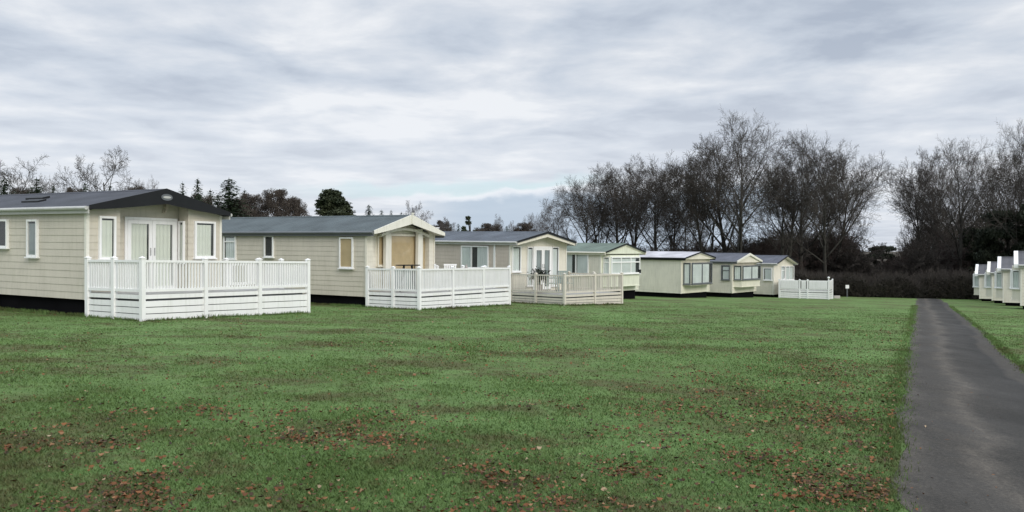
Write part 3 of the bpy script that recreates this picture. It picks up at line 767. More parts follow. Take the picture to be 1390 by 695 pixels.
# 4: sage green roof, bay window with glazing bars
c4, loc4, d4 = caravan('pale caravan with sage green roof, green-cream gable and white barred bay window', 4.7, 42.0, dirth(.68,.73), 3.55, 10, -.62, 1.50, 1.98,
    'cream', 'roof4', 'black', 'cream', front_wall='greencream', ov=.42, tilt=.012, barge_mid=.06, barge_tip=.06, pediment='greencream', soffit='cream',
    bay=(.22, 3.3, .36, .75, 2.42, 'greencream'),
    wins=[W('L', 762.5,343.5,799.5,373, cuts=(782.5,), inside='net', cover=.8, fw=.07)])
def bay_windows(root, d, bay, z0, z1, nfront=3, transom=True, frame='white', inside='net', cover=1):
    x0, x1, dep, za, zz, bm = bay; ch = dep*.75*.6
    fx0, fx1 = x0+ch, x1-ch
    tr = z0+(z1-z0)*.68 if transom else None
    cuts = [fx0+(fx1-fx0)*i/nfront for i in range(1, nfront)]
    window(root, (0,-dep), (1,0), (0,-1), fx0+.02, fx1-.02, z0, z1, cuts, tr, frame=frame, inside=inside, cover=cover, fw=.065)
    for (px, py), (qx, qy) in (((x0,0),(fx0,-dep)), ((fx1,-dep),(x1,0))):
        v = Vector((qx-px, qy-py)); Lg = v.length; v.normalize(); nn = (v.y, -v.x)
        window(root, (px,py), tuple(v), nn, .03, Lg-.03, z0, z1, (), tr, frame=frame, inside=inside, fw=.05)
_, zt_ = loc4(838, 348.5, 'F', .36); _, zb_ = loc4(838, 372, 'F', .36)
bay_windows(c4, d4, (.22, 3.3, .36, .75, 2.42, 'g'), zb_, zt_, 3)
x_, z_ = loc4(858, 368, 'F', .36)
m = MB(); m.box(3.0, 3.18, -.45, -.362, z_-.12, z_+.08); m.build('wall_lantern', M['black'], c4)

# 5: white roof
c5, loc5, d5 = caravan('cream caravan with frosty white roof and a blank boarded side', 10.5, 49.0, dirth(.68,.73), 3.5, 10, -1.08, 1.13, 1.50,
    'yellowcream', 'roof5', 'black', 'black', front_wall='yellowcream', ov=.38, tilt=.008, barge_mid=.07, barge_tip=.08, pediment='cream', corner='cream', soffit='cream',
    bay=(.25, 3.2, .45, .85, 2.25, 'yellowcream'))
_, zt_ = loc5(945, 356.5, 'F', .45); _, zb_ = loc5(945, 385.5, 'F', .45)
bay_windows(c5, d5, (.25, 3.2, .45, .7, 2.25, 'g'), zb_, zt_, 2, False, frame='greyfascia', inside='net')
# 6
c6, loc6, d6 = caravan('cream caravan with slate-blue roof and zigzag cream gable trim', 14.8, 53.0, dirth(.68,.73), 3.5, 10, -1.27, .86, 1.40,
    'cream', 'roof6', 'trimcream', 'greyfascia', front_wall='cream', ov=.4, tilt=.006, barge_mid=.16, barge_tip=.13, pediment='cream', corner='cream', soffit='cream',
    bay=(.2, 3.3, .5, .80, 2.2, 'yellowcream'),
    wins=[W('L', 979.5,360,991,380, inside='net', frame='greyfascia', transom=367, fw=.05)])
_, zt_ = loc6(1007, 360.5, 'F', .5); _, zb_ = loc6(1007, 380, 'F', .5)
bay_windows(c6, d6, (.2, 3.3, .5, .9, 2.2, 'g'), zb_, zt_, 2, False, frame='greyfascia', inside='net')
# 7
c7, loc7, d7 = caravan('farthest caravan of the left row, grey roof, beside the low white decking', 18.9, 57.0, dirth(.68,.73), 3.3, 9.5, -1.60, .66, 1.22,
    'cream', 'roof6', 'black', 'lightfascia', front_wall='cream', ov=.35, tilt=.006, barge_mid=.09, barge_tip=.08, corner='trimcream', soffit='cream',
    wins=[W('L', 1036.5,363.5,1048.5,380.5, inside='net', fw=.06),
          W('F', 1059.5,361,1064.5,380, inside='net', transom=367, fw=.05),
          W('F', 1065.5,361,1077,380, cuts=(1071,), inside='net', fw=.05)])

# right-hand row, ends facing the road
RB = Vector((.845, -.535)); RS = Vector((RB.y, -RB.x)); RTH = math.atan2(RS.y, RS.x)
def right_cabin(label, u, D, ztop, zbase, inside, side_win, front='cream', bar=True, bayd=.4):
    X = (u-695)/F*D; w = 3.4
    ox, oy = X - RS.x*w, D - RS.y*w
    g = gz(X, D)
    ze = ztop - .72; zb = g + .2
    bz = zb - gz(ox+RS.x*w/2, oy+RS.y*w/2)
    c, loc, d = caravan(label, ox, oy, RTH, w, 9.0, zb, ze, ztop, 'cream', 'roof8', 'trimcream' if not bar else 'white', 'lightfascia', front_wall=front, ov=.12, tilt=0,
        barge_mid=.2, barge_tip=.2, corner='trimcream', group='caravans in a row along the far side of the road', bay=(.3, 3.1, bayd, .55, 2.35, front), soffit='cream', bw=.20)
    bay_windows(c, d, (.3, 3.1, bayd, .55, 2.35, front), 1.15, 2.15, 2, False, frame='white', inside='net')
    for a, b_, i2 in side_win:
        window(c, (w,0), (0,1), (1,0), a, b_, 1.2, 2.15, ((a+b_)/2,) if b_-a > .7 else (), 1.85 if b_-a > .7 else None, frame='white', inside=i2, fw=.05)
    return c
right_cabin('nearest caravan of the roadside row, cut by the right picture edge', 1386, 42, 1.55, 0, 'net', [(.45,1.5,'net'), (3.0,3.8,'dark')])
right_cabin('second nearest caravan of the roadside row, white gable edge, window near the corner', 1362, 49, 1.18, 0, 'net', [(.35,1.35,'net'), (3,3.6,'net')])
right_cabin('third caravan of the roadside row, narrow dark window and no white gable edge', 1347, 55, .78, 0, 'net', [(.3,.75,'dark'), (2.2,3,'net')], bar=False)
right_cabin('farthest caravan of the roadside row, small white gable edge against the dark hedge', 1330, 61, .48, 0, 'net', [(.3,.6,'dark'), (1.6,2.1,'dark')])

# ------------------------------------------------------------------ raised decks with picket railings
def picket_panel(mb, p, q, zt, zb, pw=.034, gap=.078, rail=.055, sl=(0,0)):
    """rails and upright pickets between two 2D points; sl: heights offset at p and q"""
    v = Vector((q[0]-p[0], q[1]-p[1])); Lg = v.length; v.normalize(); nn = Vector((v.y, -v.x))
    def B(a0, a1, d0, d1, z00, z01, z10, z11):
        P = lambda a, d, z: (p[0]+v.x*a+nn.x*d, p[1]+v.y*a+nn.y*d, z)
        n = len(mb.v)
        mb.v += [P(a0,d0,z00),P(a1,d0,z10),P(a1,d1,z10),P(a0,d1,z00),P(a0,d0,z01),P(a1,d0,z11),P(a1,d1,z11),P(a0,d1,z01)]
        mb.f += [tuple(n+i for i in t) for t in ((0,3,2,1),(4,5,6,7),(0,1,5,4),(1,2,6,5),(2,3,7,6),(3,0,4,7))]
    s0, s1 = sl
    B(0, Lg, -rail*.6, rail*.6, zt-rail+s0, zt+s0, zt-rail+s1, zt+s1)
    B(0, Lg, -rail*.45, rail*.45, zb+s0, zb+rail*1.2+s0, zb+rail*1.2+s1-rail*1.2, zb+rail*1.2+s1)
    n = max(1, int((Lg-.05)/(pw+gap))); off = (Lg - n*(pw+gap) + gap)/2
    for i in range(n):
        a = off + i*(pw+gap); t = a/Lg; so = s0+(s1-s0)*t
        B(a, a+pw, -pw*.5, pw*.5, zb+rail*1.1+so, zt-rail*.9+so, zb+rail*1.1+so, zt-rail*.9+so)
def board_skirt(mb, p, q, zt0, zt1, zb0, zb1, n=3, gap=.018):
    v = Vector((q[0]-p[0], q[1]-p[1])); Lg = v.length; v.normalize(); nn = Vector((v.y, -v.x))
    for i in range(n):
        a = i/n; b_ = (i+1)/n
        za0 = zb0+(zt0-zb0)*a; zb0_ = zb0+(zt0-zb0)*b_-gap; za1 = zb1+(zt1-zb1)*a; zb1_ = zb1+(zt1-zb1)*b_-gap
        P = lambda t, d, z: (p[0]+v.x*t+nn.x*d, p[1]+v.y*t+nn.y*d, z)
        k = len(mb.v)
        mb.v += [P(0,-.012,za0),P(Lg,-.012,za1),P(Lg,.012,za1),P(0,.012,za0),P(0,-.012,zb0_),P(Lg,-.012,zb1_),P(Lg,.012,zb1_),P(0,.012,zb0_)]
        mb.f += [tuple(k+j for j in t) for t in ((0,3,2,1),(4,5,6,7),(0,1,5,4),(1,2,6,5),(2,3,7,6),(3,0,4,7))]
def deck(label, X, Y, th, posts, closed, zrail, zfloor, mat, slope=0.0, caps=True, gates=(), run=True, pickets=True, floor_poly=None, pw=.033, gap=.054, nb=3, capw=.062):
    """posts: local (x, y) in walking order; panels join neighbours; slope: fall per metre along local x"""
    g0 = gz(X, Y); root = empty('raised_deck', (X, Y, g0), th)
    tag(root, label, 'decking', 'raised decks in front of the caravans')
    c, s = math.cos(th), math.sin(th)
    G = lambda p: gz(X + p[0]*c - p[1]*s, Y + p[0]*s + p[1]*c) - g0
    zr_ = zrail - g0; zf = zfloor - g0
    S = lambda p: slope*p[0]
    for i, p in enumerate(posts):
        m = MB(); w_ = .05
        m.box(p[0]-w_, p[0]+w_, p[1]-w_, p[1]+w_, G(p)-.05, zr_+S(p)+.03)
        po = m.build('post', M[mat], root)
        if caps:
            m = MB(); cz = zr_+S(p)+.032
            m.box(p[0]-capw, p[0]+capw, p[1]-capw, p[1]+capw, cz, cz+.02)
            n0 = len(m.v); q = .052
            m.v += [(p[0]-q,p[1]-q,cz+.02),(p[0]+q,p[1]-q,cz+.02),(p[0]+q,p[1]+q,cz+.02),(p[0]-q,p[1]+q,cz+.02),(p[0],p[1],cz+.055)]
            m.f += [tuple(n0+j for j in t) for t in ((0,1,4),(1,2,4),(2,3,4),(3,0,4))]
            m.build('cap', M[mat], po)
    for i in range(len(posts)-1):
        if i in closed: continue
        p, q = posts[i], posts[i+1]; sl = (S(p), S(q))
        vv = (Vector(q)-Vector(p)).normalized()*.052
        p2 = (p[0]+vv.x, p[1]+vv.y); q2 = (q[0]-vv.x, q[1]-vv.y)
        if i in gates:
            m = MB(); L2 = (Vector(q2)-Vector(p2)).length; v = (Vector(q2)-Vector(p2)).normalized(); nn = (v.y, -v.x)
            zt, zb = zr_-.04+sl[0], zf+.10+sl[0]
            m.obox(p2, v, nn, .03, .11, -.02, .02, zb, zt); m.obox(p2, v, nn, L2-.11, L2-.03, -.02, .02, zb, zt)
            m.obox(p2, v, nn, .11, L2-.11, -.02, .02, zt-.08, zt); m.obox(p2, v, nn, .11, L2-.11, -.02, .02, zb, zb+.08)
            a = .17
            while a < L2-.15: m.obox(p2, v, nn, a, a+.034, -.012, .012, zb+.08, zt-.08); a += .11
            gt = m.build('gate', M[mat], root)
            for (aa, zz) in ((.0, zt-.14), (.0, zb+.05), (L2-.08, zt-.14), (L2-.08, zb+.2)):
                h = MB(); h.obox(p2, v, nn, aa, aa+.10, .021, .04, zz, zz+.08); h.build('hinge' if aa == 0 else 'latch', M['black'], gt)
        else:
            m = MB(); picket_panel(m, p2, q2, zr_, zf+.06, pw, gap, sl=sl); m.build('railing_panel', M[mat], root)
        m = MB(); vv2 = (Vector(q)-Vector(p)).normalized()
        gp, gq = G(p), G(q)
        board_skirt(m, p2, q2, zf+sl[0]-.13, zf+sl[1]-.13, gp+.02, gq+.02, nb)
        m.build('skirting_boards', M[mat], root)
        m = MB(); board_skirt(m, p2, q2, zf+sl[0]-.005, zf+sl[1]-.005, zf-.10+sl[0], zf-.10+sl[1], 1, 0); m.build('edge_board', M[mat], root)
    fp = floor_poly or posts
    n0 = len(fp); m = MB()
    m.v = [(p[0], p[1], zf-.03+S(p)) for p in fp] + [(p[0], p[1], zf-.001+S(p)) for p in fp]
    m.f = [tuple(reversed(range(n0))), tuple(range(n0, 2*n0))] + [(i, (i+1) % n0, n0+(i+1) % n0, n0+i) for i in range(n0)]
    m.build('floor', M['deckfloor'], root)
    # dark grey block painted as the shaded space behind the skirting
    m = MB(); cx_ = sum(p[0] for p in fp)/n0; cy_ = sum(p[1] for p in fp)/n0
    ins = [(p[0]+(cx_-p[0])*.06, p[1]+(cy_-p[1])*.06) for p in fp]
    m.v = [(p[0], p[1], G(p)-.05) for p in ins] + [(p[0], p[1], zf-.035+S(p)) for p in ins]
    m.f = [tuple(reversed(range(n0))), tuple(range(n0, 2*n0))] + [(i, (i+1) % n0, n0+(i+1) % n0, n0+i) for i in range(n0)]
    m.build('underdeck_shade', M['greyfascia'], root)
    return root
# deck local frame = caravan frame: x along the facade, -y forwards
T1 = 2.02
deck('white picket decking wrapped round the front of the nearest caravan, black-hinged gate at its back', -10.1, 18.7, dirth(.475,.88),
     [(0,-.06),(0,-1.03),(0,-T1),(1.73,-T1),(3.48,-T1),(5.30,-T1),(5.30,-1.0),(5.30,-.06),(4.12,-.06)], (), 1.385, .60, 'white', slope=-.018, gates=(7,),
     floor_poly=[(0,-.05),(0,-T1),(5.30,-T1),(5.30,-.05)])
T2 = 2.21
deck('white picket decking with patio furniture in front of the ochre-blind caravan', -4.94, 26.7, dirth(.49,.871),
     [(0,-.06),(0,-1.15),(0,-T2),(1.94,-T2),(3.96,-T2),(5.92,-T2),(5.92,-1.1),(5.92,-.06),(4.1,-.06)], (), 1.0, .20, 'white', slope=-.012, gates=(7,),
     floor_poly=[(0,-.05),(0,-T2),(5.92,-T2),(5.92,-.05)])
T3 = 3.04
deck('taupe decking with slim railings in front of the ribbed-roof caravan', -.1, 34.0, dirth(.68,.73),
     [(0,-.06),(0,-1.5),(0,-T3),(2.02,-T3),(4.0,-T3),(4.0,-1.5),(4.0,-.06)], (), .60, -.20, 'taupe', slope=-.01,
     floor_poly=[(0,-.05),(0,-T3),(4.0,-T3),(4.0,-.05)], pw=.024, gap=.09)
_p = ((1058-695)/F*56.2, 56.2); _q = ((1125-695)/F*54.6, 54.6); th7 = math.atan2(_q[1]-_p[1], _q[0]-_p[0]); L7 = math.hypot(_q[0]-_p[0], _q[1]-_p[1])
d7o = deck('low white close-boarded decking at the far end of the lawn before the dark hedge', _p[0], _p[1], th7,
     [(0,2.0),(0,0),(L7*.42,0),(L7*.58,0),(L7,0),(L7,2.0)], (), 1.6-40.5/19.3, 1.6-40.5/19.3-.72, 'white', floor_poly=[(0,2.0),(0,0),(L7,0),(L7,2.0)], pw=.09, gap=.012, nb=3)
m = MB(); zz = 1.6-40.5/19.3 - gz(*_p)
m.tube([(L7,0,zz+.09),(L7,0,zz+.15)], .03, 8); m.tube([(L7,0,zz+.15),(L7,0,zz+.19),(L7,0,zz+.25),(L7,0,zz+.28)], [.04,.085,.085,.03], 8)
m.build('post_lamp', M['white'], d7o)

# furniture on the decks
def chair(label, X, Y, z, rz, mat, group=None):
    r = empty('patio_chair', (X, Y, z), rz); tag(r, label, 'chair', group)
    m = MB(); m.box(-.24,.24,-.22,.22,.40,.43); m.build('seat', M[mat], r)
    m = MB()
    for i in range(6): m.box(-.22+i*.078, -.22+i*.078+.05, .22-.0, .245, .46, .90)
    m.box(-.24,.24,.215,.25,.88,.94); m.box(-.24,.24,.215,.25,.43,.47); m.build('backrest', M[mat], r)
    for sx in (-1, 1):
        m = MB(); m.box(sx*.25-.025, sx*.25+.025, -.24, .24, .62, .65); m.build('armrest', M[mat], r)
        for y0 in (-.22, .22):
            m = MB(); m.tube([(sx*.27, y0*1.15, 0), (sx*.25, y0, .63)], .022, 6); m.build('leg', M[mat], r)
    return r
def round_table(label, X, Y, z, mat, h=.72, rad=.45):
    r = empty('patio_table', (X, Y, z)); tag(r, label, 'table')
    m = MB(); m.tube([(0,0,h-.03),(0,0,h)], rad, 20); m.build('tabletop', M[mat], r)
    for i in range(4):
        a = PI/4 + i*PI/2
        m = MB(); m.tube([(rad*.8*math.cos(a), rad*.8*math.sin(a), 0), (rad*.45*math.cos(a), rad*.45*math.sin(a), h-.03)], .02, 6); m.build('leg', M[mat], r)
    return r
def on_deck(X, Y, th, x, y): return (X + x*math.cos(th) - y*math.sin(th), Y + x*math.sin(th) + y*math.cos(th))
t2 = dirth(.49,.871); t3 = dirth(.68,.73)
p = on_deck(-4.94, 26.7, t2, 1.0, -1.0); round_table('dark round patio table at the left end of the second white deck', p[0], p[1], .19, 'black', h=.92, rad=.42)
p = on_deck(-4.94, 26.7, t2, 2.6, -1.3); chair('white slatted patio chair beside the middle post of the second white deck', p[0], p[1], .17, t2+.5, 'white')
p = on_deck(-4.94, 26.7, t2, 3.3, -1.2); chair('white slatted patio chair nearest the closed parasol', p[0], p[1], .16, t2-1.0, 'white')
p = on_deck(-4.94, 26.7, t2, 4.55, -1.0)
r = empty('closed_parasol', (p[0], p[1], .14)); tag(r, 'closed taupe parasol standing furled on the second white deck', 'parasol')
m = MB(); m.tube([(0,0,0),(.0,0,.06)], .2, 12); m.build('base', M['greyfascia'], r)
m = MB(); m.tube([(0,0,.06),(.10,0,.95)], .02, 6); m.build('pole', M['metal'], r)
m = MB(); m.tube([(.03,0,.25),(.05,0,.45),(.08,0,.75),(.10,0,.92)], [.06,.10,.075,.02], 8); m.build('canopy', M['canvas'], r)
p = on_deck(-.1, 34.0, t3, .9, -1.6); chair('grey-green patio chair on the taupe deck facing away from its plant', p[0], p[1], -.21, t3+.9, 'greenchair')
p = on_deck(-.1, 34.0, t3, 1.35, -2.0); chair('grey-green patio chair on the taupe deck nearest the corner post', p[0], p[1], -.21, t3-.4, 'greenchair')
p = on_deck(-.1, 34.0, t3, .55, -1.2); pr = empty('potted_shrub', (p[0], p[1], -.2)); tag(pr, 'small dark green potted shrub behind the taupe railings', 'plant')
m = MB(); m.tube([(0,0,0),(0,0,.35)], [.13,.18], 10); m.build('pot', M['canvas'], pr)
n = 900; c_ = rs.normal(size=(n,3))*np.array([.16,.16,.13])+np.array([0,0,.72]); V = (c_[:,None,:]+rs.normal(size=(n,3,3))*.035); quads_np('foliage', V.reshape(-1,3), M['holly'], pr, per=3)
m = MB(); m.tube([(0,0,.3),(0,0,.7)], .02, 5); m.build('stem', M['bark'], pr)
# small things by the hedge
x_, y_ = (1150-695)/F*64, 64.0
r = empty('notice_post', (x_, y_, gz(x_, y_))); tag(r, 'small white square notice on a post in front of the hedge', 'sign')
m = MB(); m.box(-.03,.03,-.03,.03,0,.85); m.build('post', M['greyfascia'], r)
m = MB(); m.box(-.14,.14,-.055,-.032,.72,1.0); m.build('board', M['white'], r)
x_, y_ = pix_ground(1136, 405)
m = MB(); m.box(-.22,.22,-.1,.1,-.02,.2); o = m.build('concrete_block', M['brick'], bevel=.01); o.location = (x_, y_, gz(x_, y_)); tag(o, 'pale concrete block on the grass by the end of the far deck', 'block')

# ------------------------------------------------------------------ trees
def grow_tree(seed, H, ratio=(.52,.50,.52,.50), counts=(11,8,7,8), clear=.30, ang=(38,42,45,48), rt=.30, sides=(9,5,4,3,3), thin=.0165, trop=(.0,.05,.02,.01,.0), lean=0, stems=1, wander=(.04,.07,.10,.12,.12)):
    rng = random.Random(seed)
    trunk, crown = MB(), MB()
    segs = (9, 6, 5, 3, 2)
    def grow(p, d, Lg, r, lv, root_r=None):
        n = segs[lv]; pts = [p.copy()]; rad = [r]; dirs = [d.copy()]
        endr = max(thin*.6, r*(.25 if lv else .18))
        for i in range(n):
            wv = Vector((rng.gauss(0,1), rng.gauss(0,1), rng.gauss(0,.7)))*wander[lv]
            d = (d + wv + Vector((0,0,trop[lv]))).normalized()
            p = p + d*(Lg/n); pts.append(p.copy()); dirs.append(d.copy())
            t = (i+1)/n; rad.append(r + (endr-r)*t**(1.15 if lv == 0 else .85))
        mb = trunk if lv <= 1 else crown
        if lv == 0: rad[0] *= 1.5
        mb.tube(pts, rad, sides[lv])
        if lv >= 4: return
        cnt = counts[lv]; t0 = clear if lv == 0 else ((.30, .26, .15)[lv-1] if lv < 4 else .12)
        base = rng.random()*2*PI
        for i in range(cnt):
            t = t0 + (1-t0)*((i+.3+rng.random()*.5)/cnt)
            t = min(t, .99); f = t*n; k = int(f); q = pts[k].lerp(pts[k+1], f-k); dd = dirs[k+1]
            an = R(ang[lv]*(.75+.5*rng.random())*(1.25-.35*t if lv == 0 else 1))
            az = base + i*2.399 + rng.uniform(-.4,.4)
            a = dd.orthogonal().normalized(); b = dd.cross(a)
            cd = (dd*math.cos(an) + (a*math.cos(az)+b*math.sin(az))*math.sin(an))
            if lv >= 1: cd.z += .10
            cd.normalize()
            if lv == 0: cl = Lg*ratio[0]*(1.05-.40*((t-clear)/(1-clear))**1.5)*(.8+.35*rng.random())
            else: cl = Lg*ratio[lv]*((1.0-.30*t) if lv == 1 else (1.08-.42*t))*(.7+.6*rng.random())
            cr = max(thin, rad[k]*(.52 if lv == 0 else .50)*(.8+.3*rng.random()))
            grow(q, cd, cl, min(cr, rad[k]*.8), lv+1)
    for st in range(stems):
        d0 = Vector((lean + (rng.uniform(-.22,.22) if stems > 1 else 0), rng.uniform(-.15,.15) if stems > 1 else 0, 1)).normalized()
        o0 = Vector((rng.uniform(-.25,.25)*(stems > 1), rng.uniform(-.25,.25)*(stems > 1), -.15))
        grow(o0, d0, H*.70*(1 if st == 0 else rng.uniform(.75,.95)), rt*(1 if stems == 1 else .8), 0)
    return trunk, crown
def tree_proto(seed, H, mats=('bark','twig'), name='bare_tree', **kw):
    t, c = grow_tree(seed, H, **kw)
    tm = t.build('trunk', M[mats[0]], None, smooth=True); cm = c.build('crown', M[mats[1]], None)
    zs = [v[2] for v in c.v]; xs = [abs(v[0]) for v in c.v]
    xs.sort(); top = max(zs); half = xs[int(len(xs)*.985)]
    for o in (tm, cm): COL.objects.unlink(o)
    return dict(t=tm, c=cm, H=top, half=half, name=name, faces=len(t.f)+len(c.f))
FAT = {'bare_tree':1.2, 'fir_tree':2.6, 'bare_shrub':1.15, 'pine_tree':1.5}
def place_tree(P, u, D, vtop, half_px, label, group, rz=None, cat='tree', mat=None, name=None, zoff=0):
    X = (u-695)/F*D; g = gz(X, D); top = EYE + (340-vtop)*D/F
    sz = (top-g)/P['H']; sx = (half_px*FAT.get(P['name'],1)*D/F)/P['half'] if half_px else sz
    r = empty(name or P['name'], (X, D, g+zoff), rz if rz is not None else random.uniform(0, 6.28))
    r.scale = (sx, sx, sz)
    tag(r, label, cat, group)
    for k in ('t', 'c'):
        if P.get(k) is None: continue
        o = P[k].copy(); COL.objects.link(o); o.parent = r
        if mat and k == 'c': o.data = mat_mesh(P, mat)
    return r
_mm = {}
def mat_mesh(P, mat):
    key = (P['c'].data.name, mat)
    if key not in _mm:
        me = P['c'].data.copy(); me.materials.clear(); me.materials.append(M[mat]); _mm[key] = me
    return _mm[key]
B = [tree_proto(21, 17, rt=.40, counts=(12,9,8,9), ang=(46,42,44,44), ratio=(.72,.52,.50,.48)),
     tree_proto(22, 15, rt=.28, counts=(11,8,8,9), clear=.30, ang=(40,40,44,46), stems=1, ratio=(.68,.5,.5,.48)),
     tree_proto(23, 15, rt=.28, counts=(9,8,8,9), clear=.36, ang=(34,40,44,46), stems=2, ratio=(.58,.5,.52,.5)),
     tree_proto(24, 16, rt=.32, counts=(12,8,8,9), clear=.28, ang=(52,42,44,44), ratio=(.74,.5,.5,.48)),
     tree_proto(25, 13, rt=.20, counts=(11,8,8,8), clear=.2, ang=(45,45,48,50))]
#DENSE = tree_proto(28, 9, rt=.22, counts=(14,10,9,10), clear=.08, ang=(52,44,46,46), ratio=(.80,.52,.5,.5), thin=.021)
OAK = tree_proto(27, 12, rt=.30, counts=(10,8,7,7), clear=.22, ang=(58,46,46,48), ratio=(.62,.5,.5,.48), wander=(.06,.14,.16,.18,.2))
S_ = [tree_proto(31, 5.5, name='bare_shrub', rt=.06, counts=(9,6,5,6), clear=.08, stems=5, ang=(35,40,45,48), thin=.014, ratio=(.5,.5,.5,.5), mats=('bark','twig')),
      tree_proto(32, 5.0, name='bare_shrub', rt=.05, counts=(10,6,6,5), clear=.05, stems=6, ang=(50,45,45,48), thin=.014, ratio=(.55,.5,.5,.5), mats=('bark','twigred'))]
print('TREES', [p['faces'] for p in B+S_], [(round(p['H'],1), round(p['half'],1)) for p in B+S_])

def conifer_proto(seed, H, Rr, mat='needle', gap=.34, droop=.35, irregular=.25, name='fir_tree', dense=1.0):
    rng = random.Random(seed); r2 = np.random.RandomState(seed)
    t = MB(); t.tube([(0,0,-.2),(0,0,H*.5),(0,0,H)], [H*.018,H*.010,.015], 7)
    V = []; z = H*.08
    while z < H*.985:
        f = 1-z/H; Lr = Rr*(f**.62)
        nb = max(4, int(8*(.5+f*.6)))
        a0 = rng.random()*6.28
        for i in range(nb):
            a = a0 + 2*PI*i/nb + rng.uniform(-.3,.3); Lb = Lr*(1-irregular+2*irregular*rng.random())+.18
            ns = max(3, int(Lb*9*dense))
            for j in range(ns):
                q = (j+.5)/ns; rr = Lb*q
                c = np.array([math.cos(a)*rr, math.sin(a)*rr, z - droop*rr*q + rng.uniform(-.05,.1)])
                w = .30*(1-q*.45)*(.6+.5*f+.2)
                for _ in range(2): V.append(c + r2.normal(size=(3,3))*np.array([w*.55,w*.55,w*.30]))
        z += gap*(.6+.6*f)*rng.uniform(.8,1.2)
    tm = t.build('trunk', M['bark'], None); cm = quads_np('crown', np.array(V).reshape(-1,3), M[mat], per=3)
    for o in (tm, cm): COL.objects.unlink(o)
    return dict(t=tm, c=cm, H=H, half=Rr, name=name)
def leafy_proto(seed, H, half, clumps, mat, name, leaf=.16, per=420, trunk_r=.3, profile=None):
    r2 = np.random.RandomState(seed); V = []; t = MB()
    t.tube([(0,0,-.2),(0.1,0,H*.4),(0,.1,H*.85)], [trunk_r, trunk_r*.7, trunk_r*.25], 7)
    for i in range(clumps):
        f = r2.rand()**.8; z = H*(.12+.86*f); rad = half*profile(z/H)
        a = r2.rand()*6.28; rr = rad*math.sqrt(r2.rand())*.95
        c = np.array([math.cos(a)*rr, math.sin(a)*rr, z]); cr = half*(.12+.14*r2.rand())*(.6+.6*profile(z/H))
        p = r2.normal(size=(per,3)); p /= np.linalg.norm(p,axis=1)[:,None]; p *= (r2.rand(per,1)**.45)*cr*np.array([1,1,.55])
        V.append((c+p)[:,None,:] + r2.normal(size=(per,3,3))*leaf*.6)
        if i % 3 == 0: t.tube([(0,0,max(.3,z*.7)), tuple(c)], [.07,.02], 4)
    tm = t.build('trunk', M['bark'], None); cm = quads_np('crown', np.concatenate(V).reshape(-1,3), M[mat], per=3)
    for o in (tm, cm): COL.objects.unlink(o)
    return dict(t=tm, c=cm, H=H, half=half, name=name)
CF = [conifer_proto(41, 13, 2.8), conifer_proto(42, 12, 2.2, irregular=.4, gap=.42)]
PINE = leafy_proto(51, 11, 4.0, 120, 'pineneedle', 'pine_tree', profile=lambda q: (1.0-q)**1.0*1.25+.03)
PINE2 = leafy_proto(52, 9, 1.6, 16, 'pineneedle', 'pine_tree', per=300, profile=lambda q: .9 if q > .45 else .35)
M['brownleaf'] = foliage('dense_brown_twiggery', (.040,.033,.027), (.085,.070,.056), 1.5)
DOME = leafy_proto(54, 9, 5.0, 130, 'brownleaf', 'brown_tree', leaf=.09, per=420, profile=lambda q: math.sqrt(max(0, 1-(q-.35)**2/.44)))
HOL = leafy_proto(53, 7, 3.2, 60, 'holly', 'evergreen_tree', profile=lambda q: math.sqrt(max(0, 1-(q-.4)**2/.40)))

# left background
GL = 'trees behind the first caravans'
place_tree(OAK, 22, 68, 208, 40, 'leafless tree at the left picture edge above the charcoal roof', GL, .4)
place_tree(OAK, 143, 70, 194, 38, 'tallest leafless tree rising above the charcoal roof', GL, 2.0)
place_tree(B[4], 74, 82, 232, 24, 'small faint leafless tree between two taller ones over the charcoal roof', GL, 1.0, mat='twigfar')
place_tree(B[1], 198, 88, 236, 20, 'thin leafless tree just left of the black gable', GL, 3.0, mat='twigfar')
place_tree(CF[0], 6, 62, 240, 16, 'dark fir at the far left picture edge above the roof', GL, 0, cat='fir')
place_tree(CF[1], 50, 62, 240, 14, 'dark fir below the small faint leafless tree', GL, 1, cat='fir')
place_tree(CF[0], 73, 66, 251, 8, 'stubby dark fir tip showing over the roof lights', GL, 2, cat='fir')
place_tree(CF[1], 116, 66, 246, 9, 'dark fir tip left of the tallest leafless tree', GL, 3, cat='fir')
place_tree(CF[1], 150, 70, 250, 10, 'low fir under the tallest leafless tree', GL, 4, cat='fir')
place_tree(CF[1], 248, 85, 246, 8, 'slim fir just right of the black gable peak', GL, 1, cat='fir')
place_tree(CF[0], 269, 82, 241, 9, 'narrow pointed fir above the right slope of the black gable', GL, 2, cat='fir')
place_tree(CF[1], 286, 88, 256, 9, 'short fir between the narrow fir and the big fir', GL, 3, cat='fir')
place_tree(CF[0], 311, 78, 241, 22, 'biggest dark fir behind the left end of the green-grey roof', GL, 4, cat='fir')
place_tree(CF[1], 332, 92, 256, 7, 'thin spire fir just right of the biggest fir', GL, 5, cat='fir')
place_tree(CF[1], 296, 90, 262, 9, 'low fir tucked left of the biggest fir', GL, 5, cat='fir')
place_tree(DOME, 376, 86, 258, 42, 'broad rounded brown tree over the green-grey roof', GL, 1)
place_tree(DOME, 340, 88, 264, 34, 'low brown tree right of the biggest fir', GL, 3)
place_tree(DOME, 318, 80, 270, 34, 'low tangled brown tree at the foot of the biggest fir', GL, 2)
place_tree(DOME, 272, 84, 265, 36, 'low tangled brown tree behind the right slope of the black gable', GL, 4)
place_tree(DOME, 400, 90, 270, 28, 'low brown tree between the broad brown rounded tree and the pine', GL, 5)
place_tree(PINE, 452, 74, 257, 47, 'broad dark pine standing over the middle of the green-grey roof', GL, 1, cat='pine')
